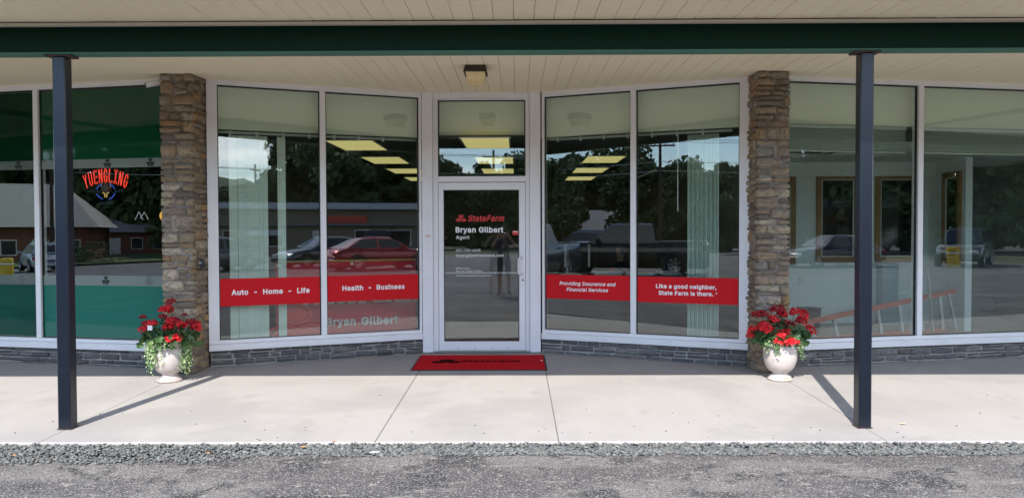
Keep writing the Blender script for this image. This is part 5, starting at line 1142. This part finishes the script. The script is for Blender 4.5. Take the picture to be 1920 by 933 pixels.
def woods(az0, az1, d0, d1, elev, n, label, seed):           # far wood behind the single trees, one mass of foliage
    r = np.random.default_rng(seed); a = np.radians(r.uniform(az0, az1, n)); d = r.uniform(d0, d1, n)
    prof = .80 + .10 * np.sin(a * 31 + seed) + .07 * np.sin(a * 77 + 2 * seed) + .05 * np.sin(a * 170)
    z = (1.5 + d0 * math.tan(rad(elev)) * prof) * r.uniform(0, 1, n) ** .6
    c = np.stack([d * np.sin(a), 9.2 - d * np.cos(a), z - .5], 1)
    nn = r.normal(size=(n, 3)); nn /= np.linalg.norm(nn, axis=1)[:, None]; u = np.cross(nn, r.normal(size=(n, 3))); u /= np.linalg.norm(u, axis=1)[:, None]; w = np.cross(nn, u)
    s_ = (d0 / 170 * r.uniform(.5, 1.4, n))[:, None]
    V = np.stack([c - u * s_, c + w * s_ * .7, c + u * s_, c - w * s_ * .7], 1).reshape(-1, 3)
    link('far_woods', npmesh('far_woods', V, np.arange(4 * n).reshape(-1, 4), [M['leaf_a'], M['leaf_b'], M['leaf_c']], r.integers(0, 3, n)), kind='stuff')
woods(26.5, 66, 92, 112, 6.0, 26000, '', 1); woods(-66, -26, 104, 124, 5.5, 26000, '', 2); woods(-26, 13, 98, 116, 4.6, 20000, '', 3); woods(12, 27, 130, 150, 4.6, 9000, '', 4)

# ---- buildings
M['blue_siding'] = mat('blue_grey_siding', (.16, .19, .25), .7); M['brown_siding'] = mat('tan_siding', (.18, .15, .12), .8); M['roof_pale'] = mat('pale_roof', (.42, .45, .52), .6); M['roof_grey'] = mat('grey_shingle_roof', (.33, .33, .35), .9, noise=[(2, (.26, .26, .28), .4, .7)])
M['white_siding'] = mat('white_siding', (.6, .6, .6), .7); M['brick_red'] = mat('red_brick_wall', (.20, .075, .05), .9, noise=[(1.5, (.15, .055, .035), .4, .7)]); M['dark_pane'] = mat('dark_house_pane', (.01, .012, .015), .08); M['roof_warm'] = mat('pale_warm_roof', (.30, .285, .265), .85)
M['sign_red'] = mat('red_sign_board', (.45, .06, .04), .6)
def building(name, label, c, az, w, d, h, wall_m, roof_m, ridge=0., over=.5, wins=6, door=True, flat=False):
    """box building whose front faces the shop; front at local -y"""
    t = thing(name, label, 'building', (c[0], c[1], gz(*c) - .35), rad(180 + az) if False else rad(-az) * -1 + math.pi)
    MB().box(-w / 2, w / 2, 0, d, 0, h).build('wall', wall_m, t)
    if flat:
        MB().box(-w / 2 - over, w / 2 + over, -over, d + over, h, h + .45).build('roof', roof_m, t)
    else:
        a = w / 2 + over
        MB().add([(-a, -over, h), (a, -over, h), (a, d + over, h), (-a, d + over, h), (-a * (.62 if ridge < 0 else 1), d / 2, h + abs(ridge)), (a * (.62 if ridge < 0 else 1), d / 2, h + abs(ridge))],
                 [(0, 1, 5, 4), (2, 3, 4, 5), (1, 2, 5), (3, 0, 4), (3, 2, 1, 0)]).build('roof', roof_m, t)
    for k in range(wins):
        x = -w / 2 + w * (k + .5) / wins
        if door and k == wins // 2:
            q = MB().box(x - .5, x + .5, -.06, -.002, .05, 2.1).build('door', M['white_siding'], t); continue
        f = MB().box(x - .55, x + .55, -.06, -.002, .95, 2.15).build('window', M['white_siding'], t)
        MB().box(x - .47, x + .47, -.075, -.0605, 1.03, 2.07).build('pane', M['dark_pane'], f)
    return t
c1 = polar(30.4, 47, (-2.2, 9))
t = building('store_building', 'low dark store with pale blue flat roof beyond the parked cars', c1, 30.4, 15, 10, 3.6, M['brown_siding'], M['roof_pale'], flat=True, wins=5)
MB().box(-3.3, -.6, -.30, -.1, 2.6, 3.15).build('sign_board', M['sign_red'], t); MB().box(2.6, 5.0, -.30, -.1, 1.75, 2.15).build('sign_board', M['roof_pale'], t)
MB().box(-7.4, 7.4, -.55, -.02, 2.45, 2.55).build('awning', M['blue_siding'], t)
c2 = polar(-38.1, 76, (1.3, 9)); building('grey_house', 'single storey house with pale grey hipped roof behind the pickups', c2, -38.1, 11, 8, 2.75, M['blue_siding'], M['roof_grey'], ridge=-2.3, wins=5)
c3 = polar(-60.2, 60, (-5, 9)); t = building('brick_building', 'red brick building with a large pale gable roof across the road', c3, -44, 17, 12, 3.1, M['brick_red'], M['roof_warm'], ridge=-3.6, over=.9, wins=8)
c4 = polar(-50.4, 78, (-5, 9)); building('brown_house', 'low brown house with grey roof and porch beyond the road', c4, -50, 10, 8, 2.7, M['brick_red'], M['roof_grey'], ridge=1.7, wins=5)
c5 = polar(-48.2, 84, (-5, 9)); building('white_shed', 'small white shed beside the brown house', c5, -48, 4, 4, 2.6, M['white_siding'], M['roof_grey'], ridge=1.0, wins=2, door=False)
sheet('lawn', [-80, -46.02], [-60, -28, -5, 20], lambda x, y: gz(x, y) + .12, M['grass'])
# hedge before the brick building
me, _ = crown(77, 1.3, 6.0, 1600, .10, False, .15); hx, hy = polar(-53.0, 55, (-5, 9)); tag(link('hedge', me, None, (hx, hy, gz(hx, hy) - .1), .9), 'clipped dark hedge before the red brick building', 'hedge')
# poles and wires
def upole(x, y, label):
    t = thing('utility_pole', label, 'pole', (x, y, gz(x, y) - .2), rad(-34), 'utility poles along the road')
    MB().tube([(0, 0, 0), (0, 0, 9.2)], [.15, .10], 8).build('shaft', M['bark'], t); MB().box(-1.1, 1.1, -.05, .05, 8.5, 8.62).build('crossarm', M['bark'], t)
    for x_ in (-1.0, -.4, .4, 1.0): MB().lathe([(0, 0), (.05, 0), (.04, .14), (0, .15)], 8, (x_, 0, 8.62)).build('insulator', M['white_plastic'], t)
PA = [polar(-58, 62, (1.5, 9)), polar(-34.2, 50, (1.5, 9)), polar(-2, 60), polar(24, 78)]
for p, lb in zip(PA, ['wooden utility pole far left across the road', 'wooden utility pole beyond the pickups', 'wooden utility pole straight across the road', 'wooden utility pole behind the low store']): upole(*p, lb)
for k in range(3):
    a, c = PA[k], PA[k + 1]
    for dz, off in ((8.6, 1.0), (8.6, -1.0), (7.0, 0), (6.3, .05)):
        pts = []
        for i in range(13):
            q = i / 12; pts.append((a[0] + (c[0] - a[0]) * q + off * .6, a[1] + (c[1] - a[1]) * q + off * .5, dz - .25 - 3.0 * q * (1 - q) * .5))
        tag(MB().tube(pts, .022, 4).build('power_line', M['alu_grey']), 'thin %s power line strung on the %s span between utility poles' % ({(8.6, 1.0): 'top outer', (8.6, -1.0): 'top inner', (7.0, 0): 'middle', (6.3, .05): 'lowest'}[dz, off], ORD[k]), 'wire', 'power lines along the road')

# ---- vehicles: x forward, z up
M['tyre'] = mat('tyre_rubber', (.015, .015, .015), .85); M['rim'] = mat('alloy_rim', (.5, .5, .52), .3, .8); M['car_glass'] = mat('car_glass', (.012, .015, .018), .04, spec=.8); M['chrome'] = mat('chrome_trim', (.7, .7, .72), .12, 1.0)
M['head_lens'] = mat('clear_lens', (.6, .6, .62), .1); M['tail_lens'] = mat('red_tail_lens', (.35, .01, .012), .15); M['plastic_dark'] = mat('dark_plastic', (.03, .03, .032), .6)
def vehicle(name, label, x, y, rz, col, L, Wd, belt, roof, kind, group='vehicles parked behind the photographer'):
    m = mat(name + '_paint', col, .28, .25, coat=.7)
    t = thing(name, label, 'car' if kind != 'pickup' else 'pickup truck', (x, y, gz(x, y)), rz, group)
    hw = Wd / 2; hl = L / 2; cl = .20 if kind == 'sedan' else .27
    hood = belt - (.13 if kind != 'pickup' else .04); tail = belt - .02 if kind != 'pickup' else belt
    xs = [-hl, -hl + .08, -hl + .35, -hl * .5, 0, hl * .36, hl * .62, hl - .35, hl - .10, hl]
    top = [tail - .32, tail - .06, tail, belt + .02, belt, belt - .01, hood + .05, hood - .06, hood - .20, hood - .40]
    wid = [.84, .93, .98, 1.0, 1.0, 1.0, .99, .96, .88, .76]
    if kind == 'pickup': top = [tail - .1, tail, tail, tail, belt, belt, hood + .04, hood + .02, hood - .06, hood - .25]; wid = [.97, .99, 1, 1, 1, 1, 1, .99, .96, .90]
    vs = []; 
    for X_, z, w in zip(xs, top, wid):
        w *= hw; zb = cl + (.12 if X_ in (xs[0], xs[-1]) else 0); mid = cl + (z - cl) * .55
        row = [(-w * .82, zb), (-w * .97, zb + .1), (-w, mid), (-w * .96, z - .05), (-w * .86, z), (0, z + .035), (w * .86, z), (w * .96, z - .05), (w, mid), (w * .97, zb + .1), (w * .82, zb)]
        vs += [(X_, a, b_) for a, b_ in row]
    n = 11; fs = [(i * n + k, i * n + (k + 1) % n, (i + 1) * n + (k + 1) % n, (i + 1) * n + k) for i in range(len(xs) - 1) for k in range(n)]
    fs += [tuple(range(n)), tuple(reversed([(len(xs) - 1) * n + k for k in range(n)]))]
    MB().add(vs, fs).build('body', m, t, smooth=True)
    if kind == 'sedan': cab = [(hl * .44, belt), (hl * .10, roof - .03), (-hl * .18, roof), (-hl * .44, roof - .07), (-hl * .82, belt + .02)]
    elif kind == 'suv': cab = [(hl * .46, belt), (hl * .16, roof - .05), (-hl * .10, roof), (-hl * .78, roof - .05), (-hl * .94, belt)]
    else: cab = [(hl * .44, belt), (hl * .17, roof - .03), (-hl * .05, roof), (-hl * .33, roof - .02), (-hl * .38, belt)]
    wb, wr = hw * .93, hw * .70
    vs = []
    for i, (X_, z) in enumerate(cab):
        e = i in (0, len(cab) - 1); zt = z if not e else belt + .015
        w = wb if e else wr
        # lower ring on the belt, upper ring on the roof
        vs += [(X_, -wb, belt - .03), (X_, -w, zt - (0 if e else .05)), (X_, -w * .82, zt), (X_, 0, zt + (.0 if e else .025)), (X_, w * .82, zt), (X_, w, zt - (0 if e else .05)), (X_, wb, belt - .03)]
    n = 7; fs = [(i * n + k, i * n + k + 1, (i + 1) * n + k + 1, (i + 1) * n + k) for i in range(len(cab) - 1) for k in range(n - 1)]
    MB().add(vs, fs).build('roof', m, t, smooth=False)
    def pane(nm, q, off):                       # a pane slightly proud of the cabin
        q = [Vector(p) for p in q]; nr = (q[1] - q[0]).cross(q[2] - q[0]).normalized(); c = sum(q, Vector()) / len(q)
        if nr.dot(c - Vector((0, 0, belt))) < 0: nr = -nr
        o_ = [p + nr * .012 for p in q]; i_ = [p - nr * .01 for p in q]; k = len(q)
        MB().add(o_ + i_, [tuple(range(k))] + [(a, (a + 1) % k, k + (a + 1) % k, k + a) for a in range(k)]).build(nm, M['car_glass'], t)
    lerp = lambda a, c, q: a + (c - a) * q
    for s in (-1, 1):
        def side(X_, z):
            f = (z - belt + .03) / max(roof - .08 - belt + .03, .1); return (X_, s * lerp(wb, wr, f), z)
        zt = roof - .12; zb = belt + .03
        F0 = lerp(cab[0][0], cab[1][0], .30); F1 = lerp(cab[0][0], cab[1][0], .92); R0 = lerp(cab[-1][0], cab[-2][0], .25); R1 = lerp(cab[-1][0], cab[-2][0], .85)
        mid = (F1 + R1) / 2
        pane('side_window', [side(F0, zb), side(F1, zt), side(mid + .05, zt), side(mid + .05, zb)], 1)
        pane('side_window', [side(mid - .05, zb), side(mid - .05, zt), side(R1, zt), side(R0, zb)], 1)
        if kind == 'suv':
            pass
        MB().box(F0 - .2, F0 - .03, *( (s * (hw + .02), s * (hw + .18)) if s > 0 else (s * (hw + .18), s * (hw + .02)) ), belt + .0, belt + .13).build('wing_mirror', m, t)
        for dx in (.1, -.85): MB().box(mid + dx - .11, mid + dx + .11, *sorted((s * (hw * .995), s * (hw * 1.015))), belt - .16, belt - .125).build('door_handle', m, t)
    pane('windscreen', [(lerp(cab[0][0], cab[1][0], .1), -wb * .86, lerp(belt, cab[1][1], .1)), (lerp(cab[0][0], cab[1][0], .1), wb * .86, lerp(belt, cab[1][1], .1)), (lerp(cab[0][0], cab[1][0], .9), wr * .86, lerp(belt, cab[1][1], .9)), (lerp(cab[0][0], cab[1][0], .9), -wr * .86, lerp(belt, cab[1][1], .9))], 1)
    a, c = cab[-1], cab[-2]
    pane('rear_window', [(lerp(a[0], c[0], .15), -wb * .84, lerp(belt, c[1], .15)), (lerp(a[0], c[0], .15), wb * .84, lerp(belt, c[1], .15)), (lerp(a[0], c[0], .88), wr * .84, lerp(belt, c[1], .88)), (lerp(a[0], c[0], .88), -wr * .84, lerp(belt, c[1], .88))], 1)
    R = .33 if kind == 'sedan' else .36 if kind == 'suv' else .41
    for X_ in (hl * .62, -hl * .60):
        for s in (-1, 1):
            w_ = link('wheel', None, t, (X_, s * (hw - .11), R)); 
            MB().lathe([(R * .62, -.11), (R * .92, -.11), (R, -.07), (R, .07), (R * .92, .11), (R * .62, .11)], 24, axis='y').build('tyre', M['tyre'], w_, smooth=True)
            B = MB(); B.lathe([(0, .06 * s), (R * .16, .09 * s), (R * .16, .04 * s), (R * .55, .03 * s), (R * .63, .115 * s), (R * .60, -.1 * s)], 24, axis='y')
            for k in range(7):
                an = k * .8976; B.tube([(R * .12 * math.cos(an), .085 * s, R * .12 * math.sin(an)), (R * .6 * math.cos(an), .10 * s, R * .6 * math.sin(an))], .028, 5)
            B.build('rim', M['rim'], w_)
            MB().lathe([(R * 1.0, 0), (R * 1.17, 0), (R * 1.17, .02 * s), (R * 1.0, .02 * s)], 24, (X_, s * (hw - .012), R + .01), 'y').build('wheel_arch', M['plastic_dark'], t)
    for s in (-1, 1):
        MB().bbox(hl - .26, hl - .03, min(s * hw * .46, s * hw * .86), max(s * hw * .46, s * hw * .86), hood - .33, hood - .17, .03).build('headlight', M['head_lens'], t)
        MB().bbox(-hl - .01, -hl + .14, min(s * hw * .52, s * hw * .95), max(s * hw * .52, s * hw * .95), tail - .30, tail - .12, .03).build('tail_light', M['tail_lens'], t)
    MB().bbox(hl - .16, hl + .06, -hw * .88, hw * .88, cl + .06, cl + .30, .04).build('front_bumper', M['chrome'] if kind == 'pickup' else m, t)
    MB().bbox(-hl - .07, -hl + .12, -hw * .90, hw * .90, cl + .08, cl + .32, .04).build('rear_bumper', M['chrome'] if kind == 'pickup' else m, t)
    g_ = MB(); zz = hood - .34 if kind != 'pickup' else hood - .62; hh = .16 if kind != 'pickup' else .50
    for k in range(5): g_.box(hl - .04, hl + .012, -hw * .44, hw * .44, zz + hh * k / 5, zz + hh * (k + .6) / 5)
    g_.build('grille', M['chrome'], t)
    if kind == 'pickup':
        MB().box(-hl + .08, -hl * .40, -hw * .86, hw * .86, belt - .0, belt + .04).build('bed_cover', M['plastic_dark'], t)
    if kind == 'suv':
        for s in (-1, 1): MB().tube([(hl * .05, s * wr * .88, roof + .01), (hl * .0, s * wr * .88, roof + .06), (-hl * .68, s * wr * .88, roof + .04), (-hl * .74, s * wr * .88, roof - .01)], .016, 6).build('roof_rail', M['chrome'], t)
    return t
vehicle('red_sedan', 'red sedan parked broadside with its tail to the left', 12.2, -10.6, rad(8), (.36, .012, .02), 4.75, 1.84, .93, 1.43, 'sedan')
vehicle('blue_sedan', 'dark blue sedan parked just behind the red sedan', 11.9, -14.6, rad(180), (.03, .045, .07), 4.6, 1.80, .92, 1.44, 'sedan')
vehicle('white_sedan', 'silver white car parked beyond the dark blue sedan', 6.4, -14.8, rad(178), (.10, .11, .12), 4.6, 1.80, .92, 1.45, 'sedan')
vehicle('dark_suv', 'dark sport utility car in the second row behind the red sedan', 18.6, -19.2, rad(-40), (.015, .018, .026), 4.7, 1.90, 1.08, 1.74, 'suv')
vehicle('silver_suv', 'silver sport utility car parked past the red sedan nose', 19.2, -13.6, rad(172), (.32, .34, .37), 4.6, 1.86, 1.05, 1.68, 'suv')
vehicle('black_pickup', 'black pickup truck parked broadside with its bed to the right', -10.7, -6.9, rad(150), (.010, .010, .013), 6.0, 2.0, 1.22, 1.92, 'pickup')
vehicle('grey_pickup', 'dark grey pickup with chrome grille facing the shop', -10.9, -1.2, rad(75), (.06, .07, .09), 5.7, 2.0, 1.22, 1.92, 'pickup')
vehicle('black_suv', 'black sport utility car behind the two pickups', -21.6, -17.4, rad(170), (.015, .015, .022), 4.9, 1.92, 1.12, 1.82, 'suv')
vehicle('silver_hatch', 'silver small utility car driving away on the road to the left', -38.5, -14.2, rad(205), (.42, .46, .54), 4.3, 1.80, 1.02, 1.62, 'suv')
vehicle('grey_sedan', 'grey sedan parked far right in the lot', 23.5, -11.0, rad(185), (.025, .028, .035), 4.6, 1.80, .92, 1.44, 'sedan')
vehicle('green_suv', 'dark green sport utility car parked far right in the lot', 29.5, -9.0, rad(150), (.02, .03, .03), 4.7, 1.88, 1.06, 1.72, 'suv')
M['yellow'] = mat('yellow_plastic', (.62, .38, .02), .5)
def bollard(x, y, label):
    t = thing('yellow_bollard', label, 'bollard', (x, y, gz(x, y) + .0), .4, 'yellow bollards at the lot edge')
    MB().lathe([(.0, .005), (.27, .005), (.27, .82), (.24, .89), (0, .91)], 20).build('sleeve', M['yellow'], t); MB().lathe([(.272, .60), (.278, .61), (.278, .66), (.272, .67)], 20).build('band', M['white_plastic'], t)
x, y = polar(52.5, 28, (5.25, 9.05)); bollard(x, y, 'yellow bollard at the far right of the lot')
x, y = polar(-56.9, 31, (-6.0, 9.05)); bollard(x, y, 'yellow bollard at the far left of the lot')

# ---- the photographer, holding the phone up at eye level
M['navy_shirt'] = mat('navy_shirt', (.03, .04, .07), .9); M['grey_shorts'] = mat('grey_shorts', (.045, .045, .055), .9); M['shoe'] = mat('black_shoe', (.02, .02, .022), .7)
GP = gz(0, 0)
ph_ = thing('person', 'standing photographer in dark shirt and shorts mirrored in the door', 'person', (0, -.46, GP))
J = {'pelvis': ((0, 0, .93), (.155, .115)), 'waist': ((0, 0, 1.08), (.140, .10)), 'chest': ((0, -.01, 1.32), (.165, .11)), 'neckb': ((0, 0, 1.46), (.075, .065)), 'neck': ((0, .015, 1.53), .055), 'jaw': ((0, .04, 1.59), (.060, .066)), 'head': ((0, .02, 1.67), (.077, .092)), 'crown': ((0, 0, 1.745), (.058, .066)), 'nose': ((0, .125, 1.645), .012)}
E_ = [('pelvis', 'waist'), ('waist', 'chest'), ('chest', 'neckb'), ('neckb', 'neck'), ('neck', 'jaw'), ('jaw', 'head'), ('head', 'crown'), ('head', 'nose')]
for s, p in ((-1, 'l'), (1, 'r')):
    J[p + 'sh'] = ((s * .20, -.01, 1.42), .064); J[p + 'el'] = ((s * .30, .17, 1.24), .046); J[p + 'wr'] = ((s * .115, .355, 1.55), .028)
    J[p + 'hip'] = ((s * .095, 0, .86), .098); J[p + 'kn'] = ((s * .12, .015, .49), .062); J[p + 'ca'] = ((s * .125, -.015, .33), .058); J[p + 'an'] = ((s * .13, -.02, .09), .040); J[p + 'toe'] = ((s * .16, .15, .035), .036)
    E_ += [('chest', p + 'sh'), (p + 'sh', p + 'el'), (p + 'el', p + 'wr'), ('pelvis', p + 'hip'), (p + 'hip', p + 'kn'), (p + 'kn', p + 'ca'), (p + 'ca', p + 'an'), (p + 'an', p + 'toe')]
    hand(J, E_, p + 'h', p + 'wr', (-s * .45, .35, .75), (0, -.3 * 1, .2) if False else (s * .5, .1, .4), (0, 0, 1), .8)
def pm(c):
    if c.z < .10: return 3
    if c.z < .52: return 0
    if c.z < .96: return 2
    if c.z > 1.50 or (abs(c.x) > .0 and c.y > .16): return 0
    return 1
skin_body('body', J, E_, [M['skin'], M['navy_shirt'], M['grey_shorts'], M['shoe']], 'pelvis', ph_, pm)
head_parts(ph_, (0, .02, 1.67), .088, (0, 1, 0), M['hair'])
pn = thing('phone', 'dark phone held up sideways by the photographer', 'phone', (0, -.012, CAM_Z)); MB().bbox(-.078, .078, -.008, 0, -.037, .037, .003).build('case', M['black_plastic'], pn); MB().box(-.073, .073, -.0088, -.0082, -.033, .033).build('screen', M['car_glass'], pn)
